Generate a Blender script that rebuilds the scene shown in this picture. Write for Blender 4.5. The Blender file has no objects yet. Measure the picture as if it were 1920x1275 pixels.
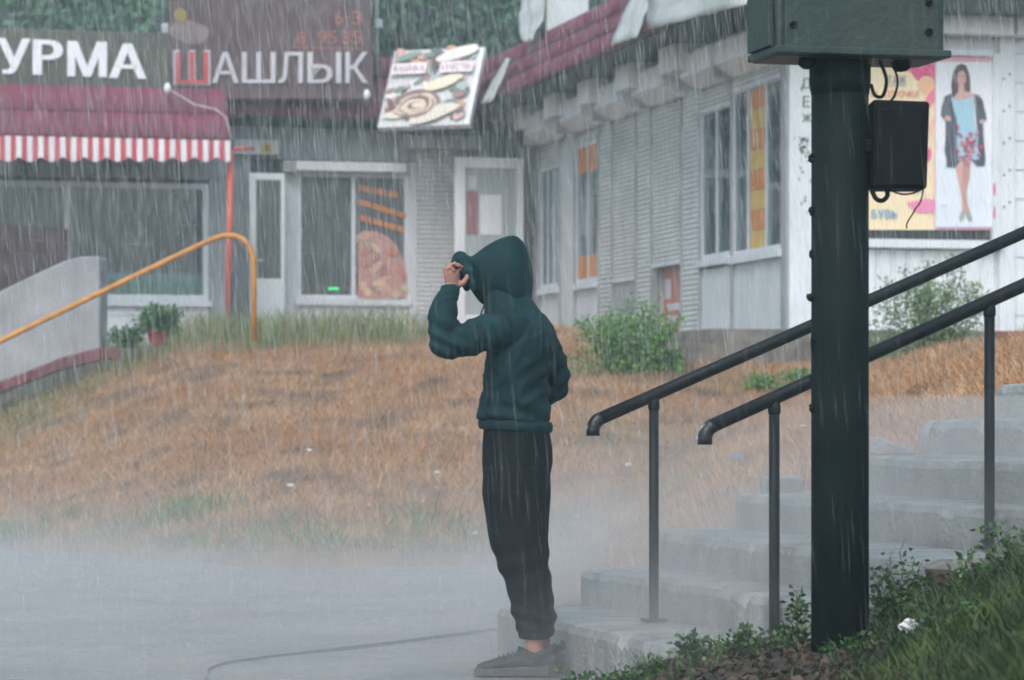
import bpy, bmesh, math, random
import numpy as np
from mathutils import Vector, Matrix, noise
random.seed(7); RNG = np.random.default_rng(7)
SC = bpy.context.scene
COL = SC.collection
R = math.radians

# ---------------------------------------------------------------- camera, sky, sun, exposure
F, HC, HY = 6000.0, 0.96, 800.0          # focal length in photo pixels, eye height, photo row of the horizon
cam = bpy.data.cameras.new('camera'); camo = bpy.data.objects.new('camera', cam); COL.objects.link(camo)
camo.location = (0, 0, HC); camo.rotation_euler = (R(90), 0, 0)
cam.sensor_width = 36; cam.lens = F / 1920 * 36; cam.shift_y = (HY - 637.5) / 1920
cam.clip_start = 0.1; cam.clip_end = 500
cam.dof.use_dof = True; cam.dof.focus_distance = 12.0; cam.dof.aperture_fstop = 6.0
SC.camera = camo
SUN_EL, SUN_AZ = R(48), R(197)
world = bpy.data.worlds.new('World'); SC.world = world; world.use_nodes = True
nt = world.node_tree; bg = nt.nodes['Background']
sky = nt.nodes.new('ShaderNodeTexSky'); sky.sky_type = 'NISHITA'; sky.sun_disc = False
sky.sun_elevation = SUN_EL; sky.sun_rotation = SUN_AZ; sky.dust_density = 2.5; sky.air_density = 1.0; sky.ozone_density = 1.0
hsv = nt.nodes.new('ShaderNodeHueSaturation'); hsv.inputs['Saturation'].default_value = 0.85; hsv.inputs['Hue'].default_value = 0.463
nt.links.new(sky.outputs[0], hsv.inputs['Color']); nt.links.new(hsv.outputs[0], bg.inputs[0]); bg.inputs[1].default_value = 0.15
sun = bpy.data.lights.new('sun', 'SUN'); suno = bpy.data.objects.new('sun', sun); COL.objects.link(suno)
sun.energy = 0.6; sun.angle = R(35); sun.color = (1.0, 0.98, 0.95)
sd = Vector((math.cos(SUN_EL) * math.sin(SUN_AZ), math.cos(SUN_EL) * math.cos(SUN_AZ), math.sin(SUN_EL)))
suno.rotation_euler = sd.to_track_quat('Z', 'Y').to_euler()
VS = SC.view_settings; VS.view_transform = 'Standard'; VS.look = 'None'; VS.exposure = 0.92; VS.gamma = 1.0; VS.use_curve_mapping = False
SC.render.engine = 'CYCLES'
CY = SC.cycles; CY.use_denoising = True; CY.max_bounces = 4; CY.diffuse_bounces = 2; CY.use_adaptive_sampling = True; CY.adaptive_threshold = 0.012; CY.glossy_bounces = 2; CY.transmission_bounces = 4
CY.transparent_max_bounces = 24; CY.volume_bounces = 0; CY.caustics_reflective = False; CY.caustics_refractive = False
SC.render.use_motion_blur = False; CY.pixel_filter_type = 'BLACKMAN_HARRIS'; CY.filter_width = 1.7; CY.sample_clamp_indirect = 3.0

# ---------------------------------------------------------------- helpers
def P(px, py, Y):
    return Vector(((px - 960) * Y / F, Y, HC - (py - HY) * Y / F))
def ground_hit(px, py, z):
    Y = (HC - z) * F / (py - HY); return Vector(((px - 960) * Y / F, Y, z))

def mat(name, c1, c2=None, scale=6.0, rough=0.6, bump=0.0, bscale=None, metal=0.0, spec=0.5, detail=5.0, stain=None, stain_amt=0.0, lo=0.35, hi=0.65, coat=0.0, stretch=None):
    m = bpy.data.materials.new(name); m.use_nodes = True
    n, l = m.node_tree.nodes, m.node_tree.links; b = n['Principled BSDF']
    b.inputs['Roughness'].default_value = rough; b.inputs['Metallic'].default_value = metal
    b.inputs['Specular IOR Level'].default_value = spec; b.inputs['Coat Weight'].default_value = coat
    c2 = c2 or tuple(x * 0.75 for x in c1)
    tc = n.new('ShaderNodeTexCoord'); co = tc.outputs['Object']
    if stretch:
        mp = n.new('ShaderNodeMapping'); mp.inputs['Scale'].default_value = stretch; l.new(co, mp.inputs[0]); co = mp.outputs[0]
    nz = n.new('ShaderNodeTexNoise'); nz.inputs['Scale'].default_value = scale; nz.inputs['Detail'].default_value = detail
    l.new(co, nz.inputs['Vector'])
    mr = n.new('ShaderNodeMapRange'); mr.inputs[1].default_value = lo; mr.inputs[2].default_value = hi; l.new(nz.outputs[0], mr.inputs[0])
    mx = n.new('ShaderNodeMix'); mx.data_type = 'RGBA'; mx.inputs[6].default_value = (*c1, 1); mx.inputs[7].default_value = (*c2, 1)
    l.new(mr.outputs[0], mx.inputs[0]); out = mx.outputs[2]
    if stain:
        mp2 = n.new('ShaderNodeMapping'); mp2.inputs['Scale'].default_value = (2.2, 2.2, 0.5); l.new(tc.outputs['Object'], mp2.inputs[0])
        n2 = n.new('ShaderNodeTexNoise'); n2.inputs['Scale'].default_value = 2.6; n2.inputs['Detail'].default_value = 8; n2.inputs['Roughness'].default_value = 0.7
        l.new(mp2.outputs[0], n2.inputs['Vector'])
        r2 = n.new('ShaderNodeMapRange'); r2.inputs[1].default_value = 0.5; r2.inputs[2].default_value = 0.75; r2.inputs[4].default_value = stain_amt; l.new(n2.outputs[0], r2.inputs[0])
        m2 = n.new('ShaderNodeMix'); m2.data_type = 'RGBA'; m2.inputs[7].default_value = (*stain, 1); l.new(r2.outputs[0], m2.inputs[0]); l.new(out, m2.inputs[6]); out = m2.outputs[2]
    l.new(out, b.inputs['Base Color'])
    if bump:
        nb = n.new('ShaderNodeTexNoise'); nb.inputs['Scale'].default_value = bscale or scale * 4; nb.inputs['Detail'].default_value = 6
        l.new(co, nb.inputs['Vector'])
        bp = n.new('ShaderNodeBump'); bp.inputs['Strength'].default_value = bump; bp.inputs['Distance'].default_value = 0.02
        l.new(nb.outputs[0], bp.inputs['Height']); l.new(bp.outputs[0], b.inputs['Normal'])
    return m

def rough_noise(m, lo_, hi_, scale):
    n, l = m.node_tree.nodes, m.node_tree.links; b = n['Principled BSDF']; tc = n.new('ShaderNodeTexCoord'); q = n.new('ShaderNodeTexNoise'); q.inputs['Scale'].default_value = scale; q.inputs['Detail'].default_value = 6
    r = n.new('ShaderNodeMapRange'); r.inputs[1].default_value = 0.4; r.inputs[2].default_value = 0.6; r.inputs[3].default_value = lo_; r.inputs[4].default_value = hi_
    l.new(tc.outputs['Object'], q.inputs['Vector']); l.new(q.outputs[0], r.inputs[0]); l.new(r.outputs[0], b.inputs['Roughness']); return m
def mat_attr(name, rough=0.6, translucent=0.0, gain=None):
    """colour of each face or blade from the mesh's own colour attribute"""
    m = bpy.data.materials.new(name); m.use_nodes = True
    n, l = m.node_tree.nodes, m.node_tree.links; b = n['Principled BSDF']; b.inputs['Roughness'].default_value = rough
    a = n.new('ShaderNodeAttribute'); a.attribute_name = 'Col'; l.new(a.outputs['Color'], b.inputs['Base Color'])
    if translucent:
        t = n.new('ShaderNodeBsdfTranslucent'); l.new(a.outputs['Color'], t.inputs[0]); ms = n.new('ShaderNodeMixShader'); ms.inputs[0].default_value = translucent
        l.new(b.outputs[0], ms.inputs[1]); l.new(t.outputs[0], ms.inputs[2]); l.new(ms.outputs[0], n['Material Output'].inputs[0])
    return m

def mat_glass(name, tint=(0.75, 0.85, 0.88), opacity=0.04, rough=0.05):
    m = bpy.data.materials.new(name); m.use_nodes = True
    n, l = m.node_tree.nodes, m.node_tree.links; n.remove(n['Principled BSDF'])
    tr = n.new('ShaderNodeBsdfTransparent'); tr.inputs[0].default_value = (*tint, 1)
    gl = n.new('ShaderNodeBsdfGlossy'); gl.inputs['Roughness'].default_value = rough
    lw = n.new('ShaderNodeLayerWeight'); lw.inputs[0].default_value = 0.5; pw_ = n.new('ShaderNodeMath'); pw_.operation = 'POWER'; pw_.inputs[1].default_value = 4.0; l.new(lw.outputs['Facing'], pw_.inputs[0])
    fr = n.new('ShaderNodeMath'); fr.operation = 'MULTIPLY_ADD'; fr.inputs[1].default_value = 0.7; fr.inputs[2].default_value = 0.04; l.new(pw_.outputs[0], fr.inputs[0])
    ms = n.new('ShaderNodeMixShader'); l.new(fr.outputs[0], ms.inputs[0]); l.new(tr.outputs[0], ms.inputs[1]); l.new(gl.outputs[0], ms.inputs[2])
    df = n.new('ShaderNodeBsdfDiffuse'); df.inputs[0].default_value = (0.45, 0.5, 0.52, 1)
    m2 = n.new('ShaderNodeMixShader'); m2.inputs[0].default_value = opacity; l.new(ms.outputs[0], m2.inputs[1]); l.new(df.outputs[0], m2.inputs[2])
    l.new(m2.outputs[0], n['Material Output'].inputs[0]); return m

def tag(o, label=None, cat=None, group=None, kind=None):
    if label: o['label'] = label
    if cat: o['category'] = cat
    if group: o['group'] = group
    if kind: o['kind'] = kind
    return o
def thing(name, label, cat, loc, group=None, kind=None):
    o = bpy.data.objects.new(name, None); o.empty_display_size = 0.1; COL.objects.link(o); o.location = loc
    return tag(o, label, cat, group, kind)
def wloc(o):
    v = Vector((0, 0, 0))
    while o is not None: v += o.location; o = o.parent
    return v

class MB:
    """collects geometry in world coordinates; build() links it as one mesh object"""
    def __init__(s): s.v = []; s.f = []; s.c = []; s.cur = None
    def add(s, vs, fs, col=None):
        k = len(s.v); s.v += [Vector(v) for v in vs]; s.f += [tuple(i + k for i in f) for f in fs]; s.c += [col or s.cur] * len(fs); return s
    def hexa(s, p, col=None):           # 8 points: bottom ring 0-3, top ring 4-7
        return s.add(p, [(3, 2, 1, 0), (4, 5, 6, 7), (0, 1, 5, 4), (1, 2, 6, 5), (2, 3, 7, 6), (3, 0, 4, 7)], col)
    def box(s, c, h, ax=None, col=None):
        c = Vector(c); ax = ax or (Vector((1, 0, 0)), Vector((0, 1, 0)), Vector((0, 0, 1)))
        p = [c + ax[0] * (h[0] * i) + ax[1] * (h[1] * j) + ax[2] * (h[2] * k) for k in (-1, 1) for (i, j) in ((-1, -1), (1, -1), (1, 1), (-1, 1))]
        return s.hexa(p, col)
    def tube(s, pts, rad, n=10, cap=True, flat=None, col=None):
        pts = [Vector(p) for p in pts]; rad = rad if hasattr(rad, '__len__') else [rad] * len(pts)
        vs, fs = [], []; prev = None
        for i, p in enumerate(pts):
            d = (pts[min(i + 1, len(pts) - 1)] - pts[max(i - 1, 0)]).normalized()
            a = prev if prev is not None else (Vector((0, 1, 0)) if abs(d.y) < 0.9 else Vector((1, 0, 0)))
            a = (a - d * a.dot(d)).normalized(); b = d.cross(a); prev = a
            r = rad[i]
            for k in range(n):
                t = 2 * math.pi * k / n; vs.append(p + a * (math.cos(t) * r) + b * (math.sin(t) * r))
        for i in range(len(pts) - 1):
            for k in range(n): fs.append((i * n + k, i * n + (k + 1) % n, (i + 1) * n + (k + 1) % n, (i + 1) * n + k))
        if cap: fs.append(tuple(range(n - 1, -1, -1))); fs.append(tuple(range((len(pts) - 1) * n, len(pts) * n)))
        return s.add(vs, fs, col)
    def loft(s, rings, cap=True, col=None):
        n = len(rings[0]); vs = [p for r in rings for p in r]; fs = []
        for i in range(len(rings) - 1):
            for k in range(n): fs.append((i * n + k, i * n + (k + 1) % n, (i + 1) * n + (k + 1) % n, (i + 1) * n + k))
        if cap: fs.append(tuple(range(n - 1, -1, -1))); fs.append(tuple(range((len(rings) - 1) * n, len(rings) * n)))
        return s.add(vs, fs, col)
    def blob(s, c, r, seg=10, rings=7, rot=None, jitter=0.0, col=None):
        c = Vector(c); vs, fs = [], []
        for i in range(rings + 1):
            th = math.pi * i / rings
            for k in range(seg):
                ph = 2 * math.pi * k / seg; v = Vector((math.sin(th) * math.cos(ph) * r[0], math.sin(th) * math.sin(ph) * r[1], math.cos(th) * r[2]))
                if jitter: v *= 1 + jitter * random.uniform(-1, 1) * math.sin(th)
                if rot: v = rot @ v
                vs.append(c + v)
        for i in range(rings):
            for k in range(seg): fs.append((i * seg + k, (i + 1) * seg + k, (i + 1) * seg + (k + 1) % seg, i * seg + (k + 1) % seg))
        return s.add(vs, fs, col)
    def build(s, name, m, parent=None, smooth=False, bevel=0.0, recalc=True, label=None, cat=None, group=None, kind=None, weld=False):
        if parent is not None: off = wloc(parent)
        else:
            xs = [v.x for v in s.v]; ys = [v.y for v in s.v]; zs = [v.z for v in s.v]
            off = Vector(((min(xs) + max(xs)) / 2, (min(ys) + max(ys)) / 2, min(zs)))
        me = bpy.data.meshes.new(name); me.from_pydata([v - off for v in s.v], [], s.f)
        if any(c is not None for c in s.c):
            at = me.color_attributes.new('Col', 'FLOAT_COLOR', 'CORNER')
            arr = np.ones((len(me.loops), 4), np.float32); li = 0
            for f, c in zip(s.f, s.c):
                arr[li:li + len(f), :3] = c or (0.5, 0.5, 0.5); li += len(f)
            at.data.foreach_set('color', arr.ravel())
        if recalc or weld:
            bm = bmesh.new(); bm.from_mesh(me)
            if weld: bmesh.ops.remove_doubles(bm, verts=bm.verts, dist=1e-4)
            if recalc: bmesh.ops.recalc_face_normals(bm, faces=bm.faces)
            bm.to_mesh(me); bm.free()
        if smooth: me.polygons.foreach_set('use_smooth', [True] * len(me.polygons))
        me.materials.append(m); me.update()
        o = bpy.data.objects.new(name, me); COL.objects.link(o)
        if parent is not None: o.parent = parent
        else: o.location = off
        if bevel:
            b = o.modifiers.new('bevel', 'BEVEL'); b.width = bevel; b.segments = 2; b.limit_method = 'ANGLE'
        return tag(o, label, cat, group, kind)

def bulk(name, V, Fa, C, m, smooth=False, parent=None, **kw):
    """numpy mesh: V (n,3) world, Fa (k,3 or 4) indices, C (n,3) vertex colours or None"""
    off = wloc(parent) if parent is not None else Vector((float(V[:, 0].mean()), float(V[:, 1].mean()), float(V[:, 2].min())))
    me = bpy.data.meshes.new(name); n, k, w = len(V), len(Fa), Fa.shape[1]
    me.vertices.add(n); me.vertices.foreach_set('co', (V - np.array(off)).astype(np.float32).ravel())
    me.loops.add(k * w); me.loops.foreach_set('vertex_index', Fa.astype(np.int32).ravel())
    me.polygons.add(k); me.polygons.foreach_set('loop_start', np.arange(0, k * w, w, dtype=np.int32)); me.polygons.foreach_set('loop_total', np.full(k, w, np.int32))
    if smooth: me.polygons.foreach_set('use_smooth', np.ones(k, bool))
    me.update(calc_edges=True)
    if C is not None:
        at = me.color_attributes.new('Col', 'FLOAT_COLOR', 'POINT'); cc = np.ones((n, 4), np.float32); cc[:, :3] = C; at.data.foreach_set('color', cc.ravel())
    me.materials.append(m); o = bpy.data.objects.new(name, me); COL.objects.link(o)
    if parent is not None: o.parent = parent
    else: o.location = off
    return tag(o, **kw)

_glyph = {}
def glyph(ch, bold=0.0):
    key = (ch, bold)
    if key not in _glyph:
        cu = bpy.data.curves.new('glyph', 'FONT'); cu.body = ch; cu.resolution_u = 4; cu.fill_mode = 'FRONT'
        o = bpy.data.objects.new('glyph', cu); COL.objects.link(o)
        dg = bpy.context.evaluated_depsgraph_get(); ev = o.evaluated_get(dg); me = ev.to_mesh()
        vs = [v.co.copy() for v in me.vertices]; fs = [tuple(p.vertices) for p in me.polygons]; ev.to_mesh_clear()
        COL.objects.unlink(o); bpy.data.objects.remove(o); bpy.data.curves.remove(cu)
        x0 = min(v.x for v in vs); x1 = max(v.x for v in vs); y0 = min(v.y for v in vs); y1 = max(v.y for v in vs)
        _glyph[key] = ([((v.x - x0) / (x1 - x0), (v.y - y0) / (y1 - y0)) for v in vs], fs, (x1 - x0) / (y1 - y0))
    return _glyph[key]
def put_glyph(mb, ch, quad, bold=0.0, col=None, out=None, thick=0.0):
    """quad = bottom-left, bottom-right, top-right, top-left in the world; thick > 0 gives the letter a body"""
    if bold:                                             # heavier strokes: the same letter struck several times, a hair apart
        nn = out or (Vector(quad[1]) - Vector(quad[0])).cross(Vector(quad[3]) - Vector(quad[0])).normalized()
        a, b, c, d = [Vector(q) for q in quad]; ix, iy = (b - a) * bold, (d - a) * 0.0
        for i, (sx_, sy_) in enumerate(((0, 0), (1, 0), (-1, 0), (0.5, 0), (-0.5, 0))):
            sh = ix * sx_ + iy * sy_ + nn * (0.0004 * i); put_glyph(mb, ch, [a + ix + iy + sh, b - ix + iy + sh, c - ix - iy + sh, d + ix - iy + sh], 0.0, col, out, thick)
        return mb
    vs, fs, _ = glyph(ch, 0.0); a, b, c, d = [Vector(q) for q in quad]
    pts = [(a * (1 - x) + b * x) * (1 - y) + (d * (1 - x) + c * x) * y for x, y in vs]
    if not thick: return mb.add(pts, fs, col)
    n = len(pts); top = [p + out * thick for p in pts]
    ed = {}
    for f in fs:
        for i in range(len(f)):
            e = (f[i], f[(i + 1) % len(f)]); ed[e] = ed.get(e, 0) + 1
    side = [(i, j, j + n, i + n) for (i, j) in ed if (j, i) not in ed]
    return mb.add(pts + top, [tuple(reversed(f)) for f in fs] + [tuple(i + n for i in f) for f in fs] + side, col)

# building frame: V runs along the back row of shops (to the right), U along the right-hand wing (towards the camera)
VA = Vector((0.9715, 0.2370, 0)); UA = Vector((0.2370, -0.9715, 0)); UP = Vector((0, 0, 1))
C0 = Vector((0.15, 42.1, 0)); TE = 10.9
class Fac:
    def __init__(s, o, a, out): s.o, s.a, s.out = Vector(o), Vector(a), Vector(out)
    def pt(s, a, d, z): return s.o + s.a * a + s.out * d + UP * z
    def px(s, x, y, d=0.0):
        r = Vector(((x - 960) / F, 1, (HY - y) / F)); o = s.o + s.out * d - Vector((0, 0, 0))
        k = o.dot(s.out) / r.dot(s.out) if True else 0
        k = (o - Vector((0, 0, HC))).dot(s.out) / r.dot(s.out); p = Vector((0, 0, HC)) + r * k
        return (p - s.o).dot(s.a), p.z
    def w(s, x, y, d=0.0): a, z = s.px(x, y, d); return s.pt(a, d, z)
    def box(s, mb, a0, a1, d0, d1, z0, z1, col=None):
        return mb.hexa([s.pt(a0, d0, z0), s.pt(a1, d0, z0), s.pt(a1, d1, z0), s.pt(a0, d1, z0), s.pt(a0, d0, z1), s.pt(a1, d0, z1), s.pt(a1, d1, z1), s.pt(a0, d1, z1)], col)
    def pbox(s, mb, x0, y0, x1, y1, d0, d1, col=None):   # photo-pixel rectangle measured at depth d1
        a0, _ = s.px(x0, (y0 + y1) / 2, d1); a1, _ = s.px(x1, (y0 + y1) / 2, d1)
        xm = (x0 + x1) / 2; _, zt = s.px(xm, y0, d1); _, zb = s.px(xm, y1, d1)
        return s.box(mb, a0, a1, d0, d1, zb, zt, col)
RW = Fac(C0, UA, -VA); BK = Fac(C0, VA, UA); EN = Fac(C0 + UA * TE, VA, UA)

# ---------------------------------------------------------------- materials
M = {}
M['road'] = mat('wet_asphalt', (0.225, 0.22, 0.215), (0.15, 0.148, 0.145), 1.3, 0.32, 0.35, 60, detail=8)
M['slab'] = mat('old_asphalt_pavement', (0.235, 0.23, 0.225), (0.16, 0.158, 0.155), 1.1, 0.34, 0.35, 45, detail=8)
M['soil'] = mat('bare_soil', (0.27, 0.155, 0.09), (0.15, 0.09, 0.055), 2.5, 0.85, 0.6, 20)
M['darksoil'] = mat('dark_soil', (0.06, 0.04, 0.028), (0.025, 0.02, 0.014), 9, 0.8, 0.8, 50)
M['far_ground'] = mat('far_ground', (0.08, 0.09, 0.06), None, 0.5, 0.9)
M['concrete'] = mat('wet_concrete', (0.31, 0.31, 0.30), (0.20, 0.20, 0.195), 5, 0.42, 0.5, 45, stain=(0.09, 0.085, 0.075), stain_amt=0.5)
M['plaster'] = mat('rendered_concrete', (0.35, 0.36, 0.38), (0.24, 0.25, 0.27), 2.2, 0.7, 0.3, 25, stain=(0.18, 0.17, 0.16), stain_amt=0.55)
M['kerb'] = mat('kerb_concrete', (0.20, 0.18, 0.15), (0.11, 0.10, 0.085), 7, 0.7, 0.5, 40)
M['redkerb'] = mat('red_painted_concrete', (0.20, 0.035, 0.05), (0.10, 0.04, 0.04), 5, 0.6, 0.4, 40)
M['brick'] = mat('red_brick', (0.25, 0.075, 0.055), (0.16, 0.06, 0.05), 9, 0.8, 0.4, 60)
M['steel'] = mat('black_painted_steel', (0.008, 0.013, 0.017), (0.014, 0.016, 0.018), 14, 0.42, 0.15, 60, spec=0.15)
M['chip'] = mat('chipped_black_paint', (0.008, 0.012, 0.015), (0.55, 0.55, 0.53), 17, 0.4, 0.2, 60, lo=0.60, hi=0.63)
M['pole'] = mat('pole_paint', (0.005, 0.011, 0.014), (0.010, 0.017, 0.018), 4, 0.6, 0.12, 60, stain=(0.018, 0.014, 0.010), stain_amt=0.6, spec=0.06)
M['signbox'] = mat('green_grey_box_paint', (0.014, 0.032, 0.030), (0.022, 0.042, 0.038), 5, 0.5, 0.2, 40, stain=(0.05, 0.035, 0.02), stain_amt=0.4)
M['rubber'] = mat('black_rubber', (0.005, 0.007, 0.008), None, 9, 0.6, spec=0.08)
M['yellow'] = mat('yellow_painted_steel', (0.62, 0.27, 0.02), (0.42, 0.17, 0.02), 9, 0.45, 0.1, 40)
M['orange'] = mat('orange_painted_steel', (0.62, 0.09, 0.045), (0.48, 0.07, 0.04), 6, 0.45)
M['white'] = mat('white_metal', (0.62, 0.66, 0.69), (0.53, 0.57, 0.60), 2, 0.45, stain=(0.36, 0.36, 0.33), stain_amt=0.4)
M['bright'] = mat('bright_white_panel', (0.80, 0.83, 0.86), (0.72, 0.76, 0.80), 2, 0.5, stain=(0.5, 0.5, 0.48), stain_amt=0.25)
M['pvc'] = mat('white_plastic_frame', (0.66, 0.70, 0.74), (0.58, 0.62, 0.66), 3, 0.4)
M['slat'] = mat('grey_slats', (0.58, 0.60, 0.60), (0.49, 0.51, 0.515), 1.6, 0.5, stain=(0.27, 0.26, 0.23), stain_amt=0.5)
M['wallgrey'] = mat('grey_wall', (0.34, 0.36, 0.37), (0.27, 0.29, 0.30), 1.5, 0.6, stain=(0.2, 0.2, 0.19), stain_amt=0.4)
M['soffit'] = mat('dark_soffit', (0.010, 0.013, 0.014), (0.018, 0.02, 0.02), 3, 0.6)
M['roof'] = mat('burgundy_metal_tile', (0.19, 0.022, 0.055), (0.13, 0.02, 0.045), 2.5, 0.6, stain=(0.10, 0.04, 0.05), stain_amt=0.5)
M['dark'] = mat('dark_interior', (0.035, 0.038, 0.04), (0.02, 0.022, 0.024), 2, 0.8)
M['brown'] = mat('brown_interior', (0.10, 0.065, 0.045), (0.05, 0.035, 0.03), 3, 0.8)
M['brownpanel'] = mat('dark_brown_boards', (0.040, 0.015, 0.018), (0.026, 0.011, 0.013), 4, 0.5)
M['glass'] = mat_glass('window_glass')
M['hazeglass'] = mat_glass('misted_glass', opacity=0.8)
M['paint'] = mat_attr('printed_colour', 0.45)
M['leaf'] = mat_attr('leaf_colour', 0.5, 0.25)
M['blade'] = mat_attr('grass_colour', 0.7, 0.2)
M['stem'] = mat('plant_stem', (0.06, 0.07, 0.03), None, 9, 0.7)
M['bark'] = mat('bark', (0.06, 0.05, 0.04), (0.035, 0.03, 0.025), 9, 0.9, 0.6, 30)
M['olive'] = mat('olive_sign_board', (0.085, 0.082, 0.055), (0.065, 0.065, 0.045), 2, 0.45)
M['maroon'] = mat('brown_sign_board', (0.105, 0.058, 0.06), (0.085, 0.05, 0.052), 2, 0.45)
M['lettwhite'] = mat('white_lettering', (0.86, 0.88, 0.92), (0.80, 0.82, 0.86), 3, 0.4)
M['lettpink'] = mat('pale_lettering', (0.60, 0.58, 0.62), (0.52, 0.50, 0.55), 3, 0.4)
M['lettred'] = mat('red_lettering', (0.62, 0.07, 0.07), (0.52, 0.06, 0.06), 3, 0.4)
M['lettorange'] = mat('faded_orange_lettering', (0.42, 0.13, 0.08), (0.33, 0.11, 0.08), 8, 0.5)
M['lettgreen'] = mat('green_lettering', (0.02, 0.16, 0.06), (0.03, 0.12, 0.05), 8, 0.5)
M['redcloth'] = mat('red_stripe_cloth', (0.55, 0.06, 0.09), (0.45, 0.05, 0.08), 4, 0.7)
M['whitecloth'] = mat('white_stripe_cloth', (0.80, 0.81, 0.83), (0.72, 0.73, 0.76), 4, 0.7)
M['banner'] = mat('weathered_banner', (0.46, 0.50, 0.50), (0.33, 0.36, 0.36), 2.5, 0.6, stain=(0.30, 0.26, 0.2), stain_amt=0.5)
M['paperorange'] = mat('orange_paper', (0.62, 0.24, 0.06), (0.52, 0.19, 0.05), 6, 0.6)
M['paperyellow'] = mat('yellow_paper', (0.62, 0.42, 0.10), (0.54, 0.35, 0.08), 6, 0.6)
M['paperred'] = mat('faded_red_paper', (0.50, 0.17, 0.10), (0.42, 0.16, 0.12), 6, 0.6)
M['redpot'] = mat('red_plastic_pot', (0.28, 0.03, 0.05), None, 6, 0.4)
M['litterwhite'] = mat('white_litter', (0.7, 0.72, 0.74), None, 9, 0.5)
M['litterblue'] = mat('blue_litter', (0.05, 0.18, 0.55), (0.25, 0.4, 0.65), 20, 0.4)
M['signpatch'] = mat('faded_picture_print', (0.26, 0.20, 0.20), (0.17, 0.12, 0.12), 9, 0.5)
M['signyellow'] = mat('faded_yellow_print', (0.34, 0.25, 0.06), (0.24, 0.17, 0.05), 9, 0.5)
M['mutedred'] = mat('haze_muted_red_notice', (0.33, 0.13, 0.15), (0.27, 0.12, 0.13), 8, 0.6)  # red dulled so the misted pane's haze is in the colour
M['tin'] = mat('galvanised_pole', (0.42, 0.46, 0.47), (0.34, 0.38, 0.39), 4, 0.4, metal=0.3)

rough_noise(M['road'], 0.10, 0.45, 1.7); rough_noise(M['slab'], 0.12, 0.48, 1.4); rough_noise(M['concrete'], 0.22, 0.6, 3.0)
# ---------------------------------------------------------------- ground
def gz(X, Y):
    X = np.asarray(X, float); Y = np.asarray(Y, float)
    Ys = np.interp(X, [-9, -6, -3.84, -1.35, -0.2, 0.3, 8], [28, 26, 24, 20.3, 21, 21, 21])
    Ye = np.interp(X, [-1, 1.5], [34, 30.5])
    xn = X / np.maximum(Y, 5) * 34
    Ht = np.interp(xn, [-9, -6, -5.44, -4.4, -3.5, 0.5, 1.8], [0.5, 0.95, 1.12, 1.50, 1.88, 1.95, 1.72])
    d = np.clip((Y - Ys) / (Ye - Ys), -0.3, 1)
    hill = 0.10 + (Ht - 0.10) * np.where(d > 0, d * (1.25 - 0.25 * d), d)
    emb = 0.10 + 0.44 * np.clip(X - 0.15, -0.2, 3.3)
    emb = np.minimum(emb, 1.62) * np.clip((Y - 12.9) / 0.5, 0, 1) - 0.25 * (Y < 12.9)
    return np.maximum(hill, emb)
def nz(X, Y, s, o=0.0):
    return np.array([noise.noise(Vector((x * s + o, y * s - o, o))) for x, y in zip(np.ravel(X), np.ravel(Y))])
def grid(name, xs, ys, zf, m, **kw):
    X, Y = np.meshgrid(xs, ys); X, Y = X.ravel(), Y.ravel(); Z = zf(X, Y)
    V = np.stack([X, Y, Z], 1); nx, ny = len(xs), len(ys)
    i, j = np.meshgrid(np.arange(nx - 1), np.arange(ny - 1)); a = (j * nx + i).ravel()
    return bulk(name, V, np.stack([a, a + 1, a + 1 + nx, a + nx], 1), None, m, smooth=True, **kw)
grid('ground', np.linspace(-220, 220, 12), np.linspace(-30, 420, 12), lambda X, Y: np.full(len(X), -0.12), M['far_ground'], kind='structure')
grid('road', np.linspace(-16, 8, 90), np.linspace(1, 30, 110), lambda X, Y: 0.05 + 0.010 * nz(X, Y, 0.9) + 0.004 * nz(X, Y, 4), M['road'], kind='structure')
# raised pavement: its low broken kerb edge runs from the corner beside the person's feet back to the stairs
mb = MB()
edge = [(-0.95, 7.5), (-1.02, 9.6), (-1.08, 11.2), (-1.14, 12.0), (-1.10, 12.28), (-0.95, 12.6), (-0.60, 13.25), (-0.06, 14.3), (0.6, 15.6), (1.2, 16.6), (1.2, 27), (-14, 30), (-14, 7.5)]
pts = []
for i in range(len(edge)):
    a, b = Vector((*edge[i], 0)), Vector((*edge[(i + 1) % len(edge)], 0)); n = max(1, int((b - a).length / 0.18)) if i < 8 else 1
    for k in range(n):
        p = a.lerp(b, k / n); w = 0.018 if i < 8 else 0
        pts.append(Vector((p.x + w * noise.noise(p * 5), p.y + w * noise.noise(p * 5 + Vector((9, 9, 9))), 0)))
mb.loft([[p + UP * -0.1 for p in pts], [p + UP * 0.060 for p in pts], [p + Vector((-0.06, 0.0, 0.068)) for p in pts]])
mb.build('pavement', M['slab'], kind='structure')
hx = np.concatenate([np.linspace(-11, -6.2, 16), np.linspace(-6, 6.5, 120)]); hy = np.concatenate([np.linspace(12.6, 14, 12), np.linspace(14.2, 36, 120), np.linspace(36.4, 46, 10)])
hill = grid('grass_hill', hx, hy, lambda X, Y: gz(X, Y) + 0.05 * nz(X, Y, 0.8, 3) + 0.02 * nz(X, Y, 3, 5), M['soil'], kind='structure')
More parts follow.
